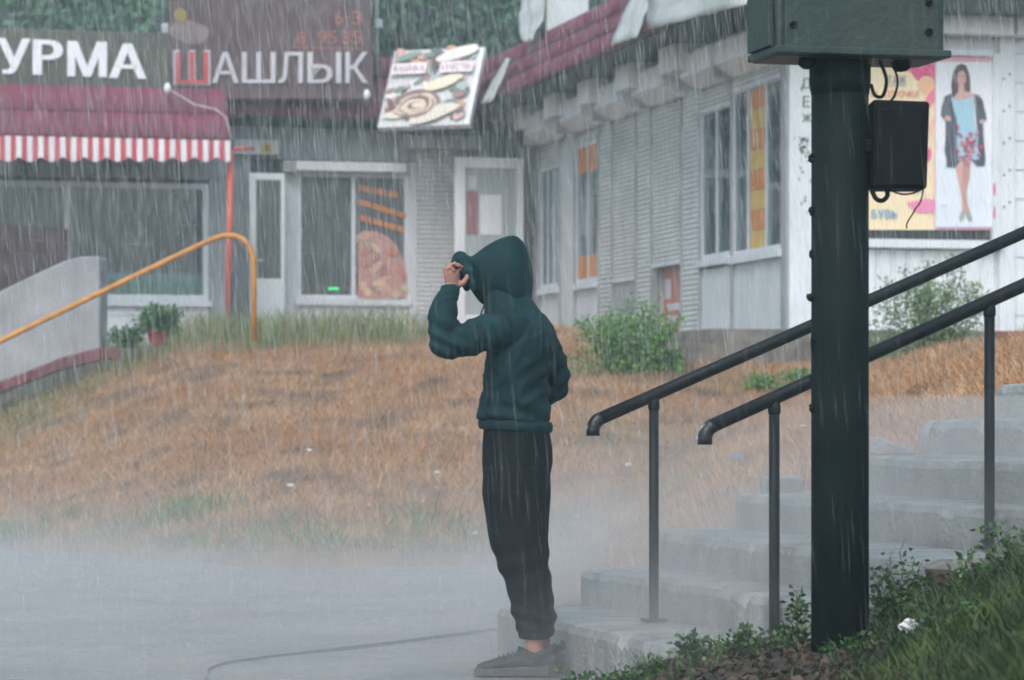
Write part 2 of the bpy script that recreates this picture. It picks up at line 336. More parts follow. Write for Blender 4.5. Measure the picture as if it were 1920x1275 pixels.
# terrace the buildings stand on
TZ = 1.93
mb = MB()
K0 = Vector((1.55, 29.0, 0))
for a, b, w, z in ((-0.3, 7.5, 0.0, 1.735),):
    p0, p1 = K0 + VA * a, K0 + VA * b
    q = [p0, p1, p1 - UA * 16, p0 - UA * 1.8 ]
    mb.loft([[v + UP * 1.0 for v in q], [v + UP * z for v in q]])
mb.build('terrace_pavement', M['kerb'], kind='structure')
mb = MB(); q = [BK.pt(-14, 3.4, 0), BK.pt(-0.9, 3.4, 0), RW.pt(11.2, 0.9, 0), EN.pt(5.5, 0.3, 0), EN.pt(5.5, -14, 0), BK.pt(-14, -4, 0)]
mb.loft([[v + UP * 1.2 for v in q], [v + UP * (TZ - 0.02) for v in q]]); mb.build('shop_forecourt', M['kerb'], kind='structure')

# near grassy bank (the sign pole stands in it)
def bcrest(k): return np.interp(k, [0.06, 0.092], [10.75, 10.0])
def bz(X, Y):
    k = X / np.maximum(Y, 1)
    z = np.interp(k, [-0.02, 0.02, 0.05, 0.0567, 0.0933, 0.113, 0.13, 0.148, 0.16, 0.22], [-0.15, 0.10, 0.19, 0.215, 0.28, 0.305, 0.40, 0.475, 0.535, 0.8])
    yc = bcrest(k); z = z - 0.035 * (yc - Y) * (Y < yc)
    return np.where(Y > yc, z - 0.9 * (Y - yc), z)
bank = grid('grassy_bank', np.linspace(-0.4, 4.2, 110), np.linspace(4, 11.5, 120), lambda X, Y: bz(X, Y) + 0.03 * nz(X, Y, 1.6, 8) + 0.012 * nz(X, Y, 6, 2), M['darksoil'], kind='structure')

# ---------------------------------------------------------------- stairs
stair = thing('concrete_staircase', 'worn grey concrete stairs climbing away beside the black handrails', 'stairs', (0.9, 12.0, 0))
SL = Vector((0.249, 13.0, 0))           # back-left end of the second step
offs = [-0.335, 0.0, 0.315, 0.65, 1.03, 1.46, 1.83, 2.2, 2.57, 2.94]; zs = [0.24, 0.39, 0.54, 0.69, 0.84, 0.99, 1.14, 1.29, 1.44, 1.59]
ends = [0.0, 0.02, -0.03, 0.05, -0.02, 0.03, -0.04, 0.0, 0.02, 0.0]
def spt(v, w, z): return SL + VA * v + UA * w + UP * z
for i in range(9):
    mb = MB(); v0, v1, z = offs[i], offs[i + 1] + 0.07, zs[i]; rings = []
    ws = [ends[i], ends[i] + 0.012, ends[i] + 0.045] + [ends[i] + 0.1 + 0.04 * k for k in range((60, 73, 77, 79, 80, 82, 84, 84, 84)[i])]
    for k, w in enumerate(ws):
        v0 = offs[i] + (0.032 * max(0, w) if i == 1 else 0.085 * max(0, w - 0.4) if i == 3 else 0)
        cut = (0.07, 0.03, 0.008)[k] if k < 3 else 0
        nd = noise.noise(Vector((w * 3, i * 7.1, 0))) * 0.014 + noise.noise(Vector((w * 11, i * 3.3, 4))) * 0.008
        chip = max(0, noise.noise(Vector((w * 6.5, i * 5.7, 8))) + 0.5 * noise.noise(Vector((w * 25, i * 2.7, 3))) - 0.30) * 0.06
        top = z + 0.008 * noise.noise(Vector((w * 2, i, 1))) - cut * 0.35
        rings.append([spt(v0 + cut + nd, w, -0.25), spt(v0 + cut + nd * 0.6, w, z * 0.5), spt(v0 + cut + nd + chip * 0.3, w, top - 0.035 - chip), spt(v0 + cut + nd + 0.012 + chip, w, top - 0.008 - chip * 0.3), spt(v0 + cut + 0.045 + chip, w, top), spt(v0 + 0.2, w, top + 0.004), spt(v1, w, top + 0.004), spt(v1, w, -0.25)])
    mb.loft(rings); mb.build('step', M['concrete'], stair, smooth=False)

# handrails
def handrail(base, ks, kend, kstart, ztop, slope, label, zb):
    root = thing('stair_handrail', label, 'handrail', base.copy(), 'black tube handrails on the stairs')
    rail = MB(); r = 0.0235
    line = lambda k: base + VA * k + UP * (ztop + slope * k)
    rail.tube([line(kstart + 0.03), line(0.3), line(1.2), line(kend)], r, 16); ro = rail.build('rail', M['steel'], root, smooth=True)
    e = line(kstart + 0.032); d = (VA + UP * slope).normalized(); pts = []
    nd = -(UP - d * UP.dot(d)).normalized()
    for k in range(7):
        t = k / 6 * R(66); pts.append(e - d * (0.046 * math.sin(t)) + nd * (0.046 * (1 - math.cos(t))))
    pts.append(pts[-1] - UP * 0.022)
    MB().tube(pts, [r + 0.0015] * 8, 16).build('elbow', M['chip'], root, smooth=True)
    for k, z0 in zip(ks, zb):
        t = line(k); b = Vector((t.x, t.y, z0))
        MB().tube([b, t - UP * 0.04], 0.018, 12).build('post', M['steel'], root, smooth=True)
        MB().tube([t - UP * 0.055, t - UP * 0.048, t - UP * 0.03, t - UP * 0.012], [0.0185, 0.0215, 0.0215, 0.019], 12).build('post_collar', M['steel'], root, smooth=True)
        MB().box(b + UP * 0.006, (0.04, 0.04, 0.006), (VA, UA, UP)).build('base_plate', M['steel'], root)
    return root
handrail(Vector((0.52, 11.73, 0)), [0, 0.78, 1.56], 2.3, -0.235, 1.076, 0.424, 'black tube handrail farther from the camera, its bent end chipped, nearer the hooded person', [0.245, 0.545, 0.845])
handrail(Vector((0.873, 10.65, 0)), [0, 0.765, 1.53], 2.2, -0.245, 1.056, 0.432, 'black tube handrail passing just behind the thick sign pole, white-chipped bent end', [0.245, 0.545, 0.845])

# ---------------------------------------------------------------- sign pole with its boxes
PB = Vector((1.066, 10.4, 0.18))
pole = thing('sign_pole', 'thick dark steel pole standing in weeds before the stairs', 'pole', PB)
MB().tube([PB - UP * 0.3, PB + UP * 1.0, PB + UP * 2.3], [0.094, 0.0935, 0.093], 40).build('shaft', M['pole'], pole, smooth=True)
mb = MB(); mb.tube([PB + UP * 1.86, PB + UP * 1.90, PB + UP * 1.955], [0.095, 0.10, 0.10], 32); mb.build('collar', M['pole'], pole, smooth=True)
for z, h, w in ((1.02, 0.02, 0.012), (1.12, 0.012, 0.014), (1.24, 0.05, 0.008), (1.38, 0.02, 0.018), (1.52, 0.022, 0.012), (1.66, 0.022, 0.015), (1.83, 0.02, 0.02)):
    MB().blob((PB.x - 0.092, PB.y - 0.02, z), (w * 0.9, 0.016, h * 0.8), 8, 6, jitter=0.35).build('clamp_bolt', M['pole'], pole)

box = thing('sign_box', 'dark green metal sign box on top of the thick pole, cut by the picture edge', 'sign box', (PB.x, PB.y, 2.12))
def sb(px, py, Y): return P(px, py, Y)
bc = Vector((1.090, 10.42, 2.028)); fx, dy = 0.285, 0.14      # half width and half depth, turned like the buildings
mb = MB(); mb.box(bc + UP * 0.49, (fx, dy, 0.37), (VA, UA, UP)); mb.build('body', M['signbox'], box, bevel=0.012)
MB().box(bc + UA * (dy + 0.006) + UP * 0.49, (fx - 0.022, 0.006, 0.345), (VA, UA, UP)).build('front_plate', M['signbox'], box, bevel=0.004)
MB().box(bc + UP * 0.135 + UA * 0.02, (fx + 0.012, dy + 0.012, 0.012), (VA, UA, UP)).build('bottom_lip', M['signbox'], box, bevel=0.004)
MB().box(bc - VA * (fx + 0.010) + UP * 0.49, (0.010, dy - 0.03, 0.34), (VA, UA, UP)).build('side_plate', M['signbox'], box, bevel=0.003)
for a, z in ((-0.235, 0.215), (0.225, 0.205), (0.225, 0.30), (-0.235, 0.60), (0.225, 0.60)):
    c = bc + VA * a + UA * (dy + 0.012) + UP * z
    MB().tube([c, c + UA * 0.010], 0.012, 10).build('bolt', M['rubber'], box)
for a in (-0.155, 0.165):
    MB().blob(bc + VA * a + UA * 0.06 + UP * 0.108, (0.032, 0.03, 0.024), 10, 6, jitter=0.12).build('mounting_nut', M['rubber'], box, smooth=True)
EB = thing('meter_box', 'small dark electrical box strapped to the right of the pole', 'electrical box', P(1687, 357, 10.35))
a = [P(1632, 357, 10.35), P(1733, 357, 10.35), P(1738, 194, 10.35), P(1632, 190, 10.35)]
mb = MB(); mb.loft([[v - Vector((0, 0.07, 0)) for v in a], [v + Vector((0, 0.07, 0)) for v in a]]); mb.build('case', M['rubber'], EB, bevel=0.01)
MB().box(P(1686, 275, 10.27), (0.075, 0.006, 0.125)).build('lid', M['rubber'], EB, bevel=0.004)
MB().box(P(1636, 275, 10.36), (0.03, 0.05, 0.02)).build('bracket', M['rubber'], EB)
CABS = []
def cable(pts, r, label, name='hanging_cable'):
    w = [P(*p) for p in pts]; out = []
    for i in range(len(w) - 1):
        p0, p1, p2, p3 = w[max(i - 1, 0)], w[i], w[i + 1], w[min(i + 2, len(w) - 1)]
        for k in range(6):
            t = k / 6; out.append(0.5 * ((2 * p1) + (p2 - p0) * t + (2 * p0 - 5 * p1 + 4 * p2 - p3) * t * t + (3 * p1 - p0 - 3 * p2 + p3) * t ** 3))
    out.append(w[-1]); CABS.append(None); CABS[-1] = MB().tube(out, r, 7).build(name, M['rubber'], None, smooth=True, label=label, cat='cable')
cable([(1650, 115, 10.36), (1662, 150, 10.3), (1655, 180, 10.3), (1640, 178, 10.3), (1634, 160, 10.36)], 0.006, 'thick black cable looping down from the sign box beside the pole')
cable([(1672, 118, 10.4), (1683, 150, 10.34), (1676, 182, 10.32), (1660, 196, 10.34)], 0.004, 'thin black cable curving from the sign box into the small electrical box')
cable([(1634, 355, 10.3), (1642, 372, 10.28), (1655, 376, 10.28), (1664, 366, 10.3), (1662, 352, 10.32)], 0.008, 'black cable loop hanging under the small electrical box')
cable([(1664, 354, 10.3), (1690, 364, 10.28), (1712, 362, 10.28), (1731, 354, 10.3)], 0.0028, 'thin wire sagging along the bottom of the small electrical box')
cable([(1731, 356, 10.3), (1726, 378, 10.28), (1716, 392, 10.27), (1713, 398, 10.27), (1701, 418, 10.28), (1700, 428, 10.28)], 0.0025, 'kinked loose wire dangling from the corner of the electrical box')
# the pole and all it carries stand on the crest of the near bank, 9.7 m from the camera
for o_ in [pole, box, EB] + CABS:
    o_.location = Vector((0, 0, HC)) + (o_.location - Vector((0, 0, HC))) * 0.933; o_.scale = (0.933,) * 3

# ---------------------------------------------------------------- building pieces
class Print:
    """flat print: coloured shapes lying on one real plane, each a hair above the last"""
    def __init__(s, o, n): s.o, s.n = Vector(o), Vector(n).normalized(); s.mb = MB(); s.k = 0
    def w(s, x, y, lift=0.0):
        r = Vector(((x - 960) / F, 1, (HY - y) / F)); e = Vector((0, 0, HC)); o = s.o + s.n * lift
        return e + r * ((o - e).dot(s.n) / r.dot(s.n))
    def poly(s, pts, c):
        s.k += 1; s.mb.add([s.w(x, y, 0.0006 * s.k) for x, y in pts], [tuple(range(len(pts)))], c)
    def ell(s, cx, cy, rx, ry, c, rot=0.0, n=14, wob=0.0):
        ph = random.random() * 6
        s.poly([(cx + math.cos(rot) * rx * math.cos(t) * (1 + wob * math.sin(3 * t + ph)) - math.sin(rot) * ry * math.sin(t), cy + math.sin(rot) * rx * math.cos(t) + math.cos(rot) * ry * math.sin(t) * (1 + wob * math.cos(2 * t + ph))) for t in [2 * math.pi * k / n for k in range(n)]], c)
    def text(s, t, x0, y0, x1, y1, c, bold=0.03, slope=0.0, gap=0.12):
        s.k += 1; asp = [glyph(ch, bold)[2] if ch != ' ' else 0.5 for ch in t]; tot = sum(asp) + gap * (len(t) - 1); x = x0; u = (x1 - x0) / tot
        for ch, a in zip(t, asp):
            if ch != ' ':
                xa, xb = x, x + a * u; ya, yb = slope * (xa - x0), slope * (xb - x0)
                put_glyph(s.mb, ch, [s.w(xa, y1 + ya, 0.0006 * s.k), s.w(xb, y1 + yb, 0.0006 * s.k), s.w(xb, y0 + yb, 0.0006 * s.k), s.w(xa, y0 + ya, 0.0006 * s.k)], bold, c)
            x += (a + gap) * u
    def build(s, name, parent=None, **kw): return s.mb.build(name, M['paint'], parent, recalc=False, **kw)

def slats(fac, mb, a0, a1, z0, z1, d, pitch=0.048, lap=0.020, round_=True):
    n = max(1, round((z1 - z0) / pitch)); h = (z1 - z0) / n; prof = []
    for k in range(n):
        z = z0 + k * h
        prof += [(d, z + h * 0.04), (d + lap, z + h * 0.22), (d + lap * 1.05, z + h * 0.6), (d + lap * 0.5, z + h * 0.94)] if round_ else [(d + lap, z + h * 0.02), (d + lap, z + h * 0.1), (d, z + h * 0.98)]
    prof = [(d, z0)] + prof + [(d, z1)]
    vs = [fac.pt(a, dd, z) for dd, z in prof for a in (a0, a1)]
    mb.add(vs, [(2 * i, 2 * i + 1, 2 * i + 3, 2 * i + 2) for i in range(len(prof) - 1)])
    back = [fac.pt(a0, d - 0.03, z0), fac.pt(a1, d - 0.03, z0), fac.pt(a1, d - 0.03, z1), fac.pt(a0, d - 0.03, z1)]
    mb.add(back, [(0, 1, 2, 3)]); return mb

def window(fac, root, a0, a1, z0, z1, splits=(0.5,), d=0.0, fw=0.055, frame='pvc', glass='glass', name='window', sill=True, transom=()):
    mb = MB()
    fac.box(mb, a0, a0 + fw, d - 0.05, d + 0.012, z0, z1); fac.box(mb, a1 - fw, a1, d - 0.05, d + 0.012, z0, z1)
    fac.box(mb, a0 + fw, a1 - fw, d - 0.05, d + 0.010, z0, z0 + fw); fac.box(mb, a0 + fw, a1 - fw, d - 0.05, d + 0.010, z1 - fw, z1)
    xs = [a0 + fw] + [a0 + (a1 - a0) * s for s in splits] + [a1 - fw]
    for x in xs[1:-1]: fac.box(mb, x - fw * 0.45, x + fw * 0.45, d - 0.045, d + 0.008, z0 + fw, z1 - fw)
    for t in transom: fac.box(mb, a0 + fw, a1 - fw, d - 0.055, d + 0.012, z0 + (z1 - z0) * t - 0.02, z0 + (z1 - z0) * t + 0.02)
    wo = mb.build(name, M[frame], root)
    for i in range(len(xs) - 1):
        p0 = xs[i] + (fw * 0.45 if i else 0); p1 = xs[i + 1] - (fw * 0.45 if i < len(xs) - 2 else 0)
        fac.box(MB(), p0, p1, d - 0.008, d - 0.003, z0 + fw, z1 - fw).build('pane', M[glass], wo)
    if sill: fac.box(MB(), a0 - 0.03, a1 + 0.03, d - 0.02, d + 0.07, z0 - 0.075, z0 - 0.004).build('sill', M[frame], wo)
    return wo

def wall(fac, root, a0, a1, z0, z1, d0=-0.15, d1=0.0, m='white', name='wall_panel'):
    return fac.box(MB(), a0, a1, d0, d1, z0, z1).build(name, M[m], root)

def tile_courses(fac, root, a0, a1, d0, z0, d1, z1, n, wave=0.19, amp=0.015):
    """burgundy metal tile: each stepped course is a mesh of its own"""
    for k in range(n):
        f0, f1 = k / n, (k + 1) / n + 0.03; mb = MB(); m = int((a1 - a0) / wave * 6); rows = []
        nd = Vector((z1 - z0, d0 - d1)).normalized()   # outward in (d,z)
        for f, up in ((f0, 0.034), (f0 + 0.0001, 0.030), (f1, 0.004)):
            row = []
            for i in range(m + 1):
                a = a0 + (a1 - a0) * i / m; h = up + amp * (0.5 + 0.5 * math.cos(2 * math.pi * (a - a0) / wave))
                if f == f0: h -= 0.05
                row.append(fac.pt(a, d0 + (d1 - d0) * f + nd.x * h, z0 + (z1 - z0) * f + nd.y * h))
            rows.append(row)
        vs = [p for r in rows for p in r]; fs = []
        for r in range(2):
            for i in range(m): fs.append((r * (m + 1) + i, r * (m + 1) + i + 1, (r + 1) * (m + 1) + i + 1, (r + 1) * (m + 1) + i))
        mb.add(vs, fs); mb.build('tile_course', M['roof'], root, smooth=True, recalc=False)

# ---------------------------------------------------------------- right wing
rw = thing('shop_pavilion', 'long white pavilion with roller shutters, burgundy tile roof and poster on its end wall', 'building', RW.pt(5.5, -1.5, TZ))
ZT = 4.99
RW.box(MB(), -0.6, TE - 0.3, -4.2, -1.3, TZ - 0.3, ZT).build('inner_core', M['dark'], rw)
W = lambda a0, a1, z0, z1, m='white', **k: wall(RW, rw, a0, a1, z0, z1, m=m, **k)
W(-0.5, 0.93, TZ - 0.2, ZT, 'wallgrey')
W(0.93, 1.97, TZ - 0.2, 2.66); W(1.97, 2.69, TZ - 0.2, ZT); W(2.69, 3.83, TZ - 0.2, 2.64)
W(4.44, 5.46, TZ - 0.2, 2.69, 'wallgrey'); W(7.94, 10.74, TZ - 0.2, 2.64); W(10.745, 10.88, TZ - 0.2, ZT, 'wallgrey', d1=0.03)
W(2.69, 3.83, 4.44, ZT, 'slat'); W(9.085, 10.74, 4.46, ZT, 'slat')
for a0, a1, z0, z1 in ((3.83, 4.44, TZ - 0.2, ZT), (5.47, 6.09, TZ - 0.2, ZT), (7.27, 7.94, TZ - 0.2, ZT)):
    slats(RW, MB(), a0, a1, z0, z1, 0.0, 0.055, 0.020, False).build('siding', M['slat'], rw, recalc=False)
    wall(RW, rw, a0 + 0.002, a1 - 0.002, z0, z1, -0.15, -0.02, 'slat', 'siding_backing')
for a0, a1, z0, z1 in ((0.97, 1.95, 4.27, ZT), (4.47, 5.44, 2.70, ZT), (6.13, 7.24, 2.80, ZT), (7.97, 9.06, 4.36, ZT), (9.13, 10.70, 4.47, ZT)):
    sh = slats(RW, MB(), a0, a1, z0, z1, 0.0 if z0 < 4 else 0.015, 0.05).build('roller_shutter', M['slat'], rw, recalc=False)
    RW.box(MB(), a0, a1, -0.02, 0.03, z0 - 0.05, z0).build('end_slat', M['white'], sh)
for a in (0.945, 1.96, 2.70, 3.825, 4.45, 5.455, 6.10, 7.26, 7.955, 9.085, 10.735):
    RW.box(MB(), a - 0.022, a + 0.022, -0.05, 0.03, TZ + 0.02, ZT - 0.01).build('guide_rail', M['wallgrey'], rw)
window(RW, rw, 0.97, 1.94, 2.72, 4.27, (0.34, 0.67))
wb = window(RW, rw, 2.73, 3.80, 2.71, 4.43, (0.52,))
for x0, x1 in ((2.82, 3.25), (3.32, 3.74)):
    RW.box(MB(), x0, x1, -0.001, 0.003, 4.06, 4.37).build('orange_notice', M['paperorange'], wb)
    RW.box(MB(), x0, x1, -0.001, 0.003, 2.77, 3.04).build('orange_notice', M['paperorange'], wb)
RW.box(MB(), 2.95, 3.1, -0.3, -0.2, 3.05, 3.95).build('window_curtain', M['paperyellow'], wb)
RW.box(MB(), 3.4, 3.62, -0.35, -0.2, 3.0, 3.7).build('window_curtain', M['wallgrey'], wb)
window(RW, rw, 7.98, 9.06, 2.74, 4.35, (0.5,))
wd = window(RW, rw, 9.11, 10.71, 2.72, 4.46, (0.30, 0.67))
cols = ['paperorange', 'paperyellow', 'paperorange', 'paperyellow', 'paperorange', 'paperyellow', 'paperorange', 'paperyellow']
for k in range(8):
    z1 = 4.39 - k * 0.205; RW.box(MB(), 9.66, 10.14, -0.001, 0.003, z1 - 0.2, z1).build('price_sheet', M[cols[k]], wd)
# shop stock seen through the glass
garments = [(8.15, 'wallgrey', 3.1, 4.2, 0.25), (8.45, 'dark', 2.9, 4.1, 0.3), (8.75, 'redpot', 3.2, 4.1, 0.2), (8.95, 'paperred', 3.1, 3.5, 0.12), (9.3, 'paperred', 2.85, 3.45, 0.18), (9.5, 'lettred', 2.9, 3.6, 0.15), (10.3, 'redpot', 3.3, 4.2, 0.2), (10.5, 'whitecloth', 3.1, 3.6, 0.06), (3.6, 'wallgrey', 2.9, 3.6, 0.2), (1.3, 'wallgrey', 2.9, 3.9, 0.3)]
gl = ['grey coat', 'black coat', 'dark red dress', 'faded red blouse', 'orange-red skirt', 'bright red skirt', 'maroon jacket', 'narrow white scarf', 'grey shirt', 'grey curtain']
gw = ['deep in the left half of the window nearest the siding', 'in the middle of the window nearest the siding', 'in the right half of the window nearest the siding', 'low beside the window divider', 'left of the yellow price sheets', 'just left of the yellow price sheets', 'right of the yellow price sheets', 'low to the right of the price sheets', 'behind the window with orange notices', 'behind the window nearest the inner corner']
for (a, m, z0, z1, w), g, wh in zip(garments, gl, gw):
    mb = MB(); rings = []
    for k in range(9):
        f = k / 8; z = z1 + (z0 - z1) * f; ww = w * (0.5 + 0.6 * f ** 0.5) * 0.8; rings.append([RW.pt(a + ww * (0.5 * math.cos(t)) + 0.012 * math.sin(5 * t), -0.55 + 0.09 * math.sin(t) + 0.02 * math.cos(7 * t), z) for t in [2 * math.pi * q / 14 for q in range(14)]])
    mb.loft(rings); mb.build('hanging_garment', M[m], None, smooth=True, label=f'{g} hanging {wh}', cat='garment', group='stock hung behind the shop windows')
# door recess with the faded red poster
RW.box(MB(), 6.13, 7.24, -0.16, -0.12, TZ - 0.1, 2.75).build('service_door', M['wallgrey'], rw)
po = RW.box(MB(), 6.16, 6.86, -0.119, -0.105, TZ + 0.02, 2.74).build('door_poster', M['paperred'], rw)
for z0, z1, a0, a1 in ((2.05, 2.2, 6.25, 6.7), (2.26, 2.34, 6.3, 6.8), (2.4, 2.62, 6.22, 6.45)):
    RW.box(MB(), a0, a1, -0.105, -0.103, z0, z1).build('poster_block', M['lettpink'], po)
RW.box(MB(), 6.95, 7.02, -0.12, -0.10, TZ, 2.7).build('door_trim', M['bright'], rw)
# shutter boxes and beam ends under the eaves (photo pixels, measured on their faces)
wall(RW, rw, -0.5, 10.88, 4.94, 5.03, -0.15, 0.02, 'soffit', 'painted_shade_strip')  # dark strip added as painted shade above the shutter boxes
for x0, x1 in ((985, 1022), (1048, 1092), (1114, 1160), (1187, 1242), (1276, 1336), (1341, 1402)):
    a0, _ = RW.px(x0, 200, 0.28); a1, _ = RW.px(x1, 150, 0.28)
    p = [(0.02, 4.56), (0.10, 4.56), (0.30, 4.68), (0.30, 4.90), (0.27, 4.93), (0.02, 4.93)]
    mb = MB(); mb.loft([[RW.pt(a, d, z) for d, z in p] for a in (a0, a1)]); so = mb.build('shutter_box', M['bright'], rw, bevel=0.008)
    RW.box(MB(), a0 - 0.02, a0 + 0.012, 0.0, 0.305, 4.55, 4.94).build('box_cheek', M['wallgrey'], so)
a0, _ = RW.px(1402, 150, 0.28); mb = MB(); mb.loft([[RW.pt(a, d, z) for d, z in p] for a in (a0 + 0.02, TE - 0.02)]); mb.build('shutter_box', M['bright'], rw, bevel=0.008)
for x0, x1 in ((970, 985), (1027, 1046), (1091, 1112), (1161, 1186), (1245, 1275)):
    a0, _ = RW.px(x0, 200, 0.36); a1, _ = RW.px(x1, 150, 0.36)
    RW.box(MB(), a0, a1, 0.05, 0.42, 4.74, 5.028).build('beam_end', M['bright'], rw, bevel=0.008)
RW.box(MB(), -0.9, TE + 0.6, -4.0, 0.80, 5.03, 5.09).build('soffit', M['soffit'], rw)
tile_courses(RW, rw, -0.55, TE + 0.55, 0.86, 5.04, 0.38, 5.80, 3)
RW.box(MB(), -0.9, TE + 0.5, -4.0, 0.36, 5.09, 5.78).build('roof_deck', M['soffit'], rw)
# end wall facing the camera
E = lambda a0, a1, z0, z1, m='white', **k: wall(EN, rw, a0, a1, z0, z1, m=m, **k)
aC, _ = EN.px(1625, 300); aP0, _ = EN.px(1560, 300); aP1, _ = EN.px(1872, 300); aQ, _ = EN.px(1900, 300)
_, zP1 = EN.px(1760, 98); _, zP0 = EN.px(1760, 450)
E(0.0, aP0, TZ - 0.15, ZT, 'bright'); E(aP0, aP1, TZ - 0.15, zP0, 'bright', d1=-0.03); E(aP0, aP1, zP1, ZT, 'white')
E(aP1, aQ, TZ - 0.15, ZT, 'bright', d1=0.04); slats(EN, MB(), aQ + 0.01, aQ + 2.6, TZ - 0.15, ZT, 0.0, 0.3, 0.012, False).build('siding', M['bright'], rw, recalc=False)
mb = MB()
EN.box(mb, aP0 - 0.02, aP0 + 0.06, -0.02, 0.05, zP0, zP1); EN.box(mb, aP1 - 0.075, aP1 - 0.003, -0.02, 0.052, zP0, zP1); EN.box(mb, aP0 + 0.06, aP1 - 0.075, -0.02, 0.047, zP1 - 0.03, zP1 + 0.03)
mb.build('display_frame', M['bright'], rw)
EN.box(MB(), aP0 + 0.06, aP1 - 0.08, -0.06, -0.02, zP0, zP1 - 0.03).build('display_recess', M['dark'], rw)
si = EN.box(MB(), aP0 - 0.05, aP1 + 0.02, -0.02, 0.09, zP0 - 0.085, zP0 - 0.002).build('sill', M['bright'], rw)
_, zr1 = EN.px(1760, 470); prof = []
x = aP0 + 0.02
while x < aP1 - 0.02:
    prof += [(x, -0.025), (x + 0.015, 0.0), (x + 0.115, 0.0), (x + 0.13, -0.025)]; x += 0.158
vs = [EN.pt(a, d, z) for a, d in prof for z in (TZ - 0.05, zr1)]
MB().add(vs, [(2 * i, 2 * i + 2, 2 * i + 3, 2 * i + 1) for i in range(len(prof) - 1)]).build('ribbed_panel', M['bright'], rw, recalc=False)
for x0, x1 in ((1690, 1903), (1908, 2060)):
    a0, _ = EN.px(x0, 50, 0.25); a1, _ = EN.px(x1, 50, 0.25); _, zt = EN.px(1850, 27, 0.25); _, zb = EN.px(1850, 64, 0.25)
    EN.box(MB(), a0, a1, 0.02, 0.25, zb - 0.0, zt).build('shutter_box', M['bright'], rw, bevel=0.008)
for x in (1882, 1893):
    for y in (130, 190, 250, 310, 370):
        c = EN.w(x, y + (x % 7) * 3, 0.04); MB().tube([c, c + UA * 0.008], 0.011, 6).build('rivet', M['soffit'], rw)
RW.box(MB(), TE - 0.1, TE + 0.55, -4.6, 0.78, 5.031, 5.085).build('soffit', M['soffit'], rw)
EN.box(MB(), 0.0, 3.0, 0.02, 0.16, TZ - 0.45, TZ - 0.16).build('plinth', M['kerb'], rw)
for k in range(9):     # red bricks of the low step by the end wall
    a0, z0 = EN.px(1872 + k % 3 * 17 + (k // 3 % 2) * 8, 655 - (k // 3) * 12, 0.5)
    EN.box(MB(), a0, a0 + 0.085, 0.3, 0.5, z0, z0 + 0.055).build('brick', M['brick'], rw, bevel=0.004)
# the word painted down the corner column: green letters, the lower ones weathered away
for ch, x0, y0, x1, y1 in (('Д', 1501, 146, 1523, 170), ('Е', 1505, 180, 1519, 201), ('Ж', 1504, 213, 1522, 229)):
    mb = MB(); d = 0.004; put_glyph(mb, ch, [EN.w(x0, y1, d), EN.w(x1, y1, d), EN.w(x1, y0, d), EN.w(x0, y0, d)], 0.03)
    mb.build('painted_letter', M['lettgreen'], rw, recalc=False)
mb = MB()
for k in range(70):
    y = random.choice((random.gauss(258, 6), random.gauss(284, 9), random.uniform(235, 400))); x = random.gauss(1508, 6); r = random.uniform(0.003, 0.013)
    c = EN.w(x, y, 0.005); mb.add([c + VA * (r * math.cos(t) * random.uniform(0.6, 1.6)) + UP * (r * math.sin(t)) for t in (0, 1.1, 2.2, 3.4, 4.6)], [(0, 1, 2, 3, 4)])
mb.build('paint_flecks', M['brown'], rw, recalc=False, kind='stuff')

# poster behind the pole
pr = Print(EN.pt(0, 0.0, 3), UA)
Lc = lambda *c: tuple(((v / 255 + 0.055) / 1.055) ** 2.4 if v > 10 else v / 3294 for v in c)
yel, pink, wht = Lc(246, 226, 186), Lc(228, 70, 130), Lc(238, 240, 246)
pr.poly([(1562, 104), (1752, 104), (1752, 431), (1562, 431)], yel)
pr.poly([(1752, 104), (1868, 104), (1868, 431), (1752, 431)], Lc(235, 175, 190))
pr.poly([(1690, 112), (1754, 112), (1754, 168), (1738, 160), (1718, 150)], pink)
for x, y, r in ((1700, 128, 10), (1716, 120, 9), (1735, 130, 12), (1745, 118, 7)): pr.ell(x, y, r, r * 0.5, Lc(240, 120, 160), 0.5); pr.ell(x, y, r * 0.6, r * 0.25, pink, 0.5)
pr.ell(1737, 160, 16, 18, Lc(247, 200, 160)); pr.ell(1737, 160, 12, 14, Lc(245, 190, 150))
pr.ell(1745, 185, 8, 20, Lc(240, 130, 150), 0.5); pr.ell(1741, 290, 5, 14, Lc(232, 90, 140), 0.1); pr.ell(1746, 240, 4, 20, Lc(246, 200, 170), 0.2)
pr.poly([(1700, 380), (1735, 372), (1752, 374), (1752, 400), (1716, 398)], Lc(240, 140, 180)); pr.ell(1690, 352, 40, 10, Lc(245, 205, 190), 0.1)
pr.text('ТАЖ', 1664, 142, 1699, 158, Lc(110, 130, 150), 0.02); pr.poly([(1660, 160), (1699, 160), (1699, 161), (1660, 161)], Lc(110, 130, 150))
pr.text('СОРОЧКИ', 1658, 170, 1722, 182, Lc(225, 130, 95), 0.01)
pr.text('БУВЬ', 1634, 393, 1682, 409, Lc(95, 165, 205), 0.05)
pr.text('И', 1634, 170, 1644, 182, Lc(225, 130, 95), 0.01)
pr.poly([(1754, 116), (1861, 116), (1861, 426), (1754, 426)], wht)
pr.poly([(1754, 300), (1861, 300), (1861, 426), (1754, 426)], Lc(226, 234, 244))
hair, skin, robe, dress = Lc(88, 60, 66), Lc(214, 170, 160), Lc(78, 82, 96), Lc(165, 208, 226)
pr.poly([(1785, 185), (1783, 160), (1787, 136), (1794, 123), (1803, 119), (1812, 123), (1818, 140), (1820, 165), (1819, 182), (1806, 186)], hair)
pr.poly([(1786, 184), (1797, 172), (1797, 160), (1808, 160), (1809, 171), (1826, 175), (1838, 178), (1842, 192), (1834, 198), (1822, 192), (1795, 192)], skin)
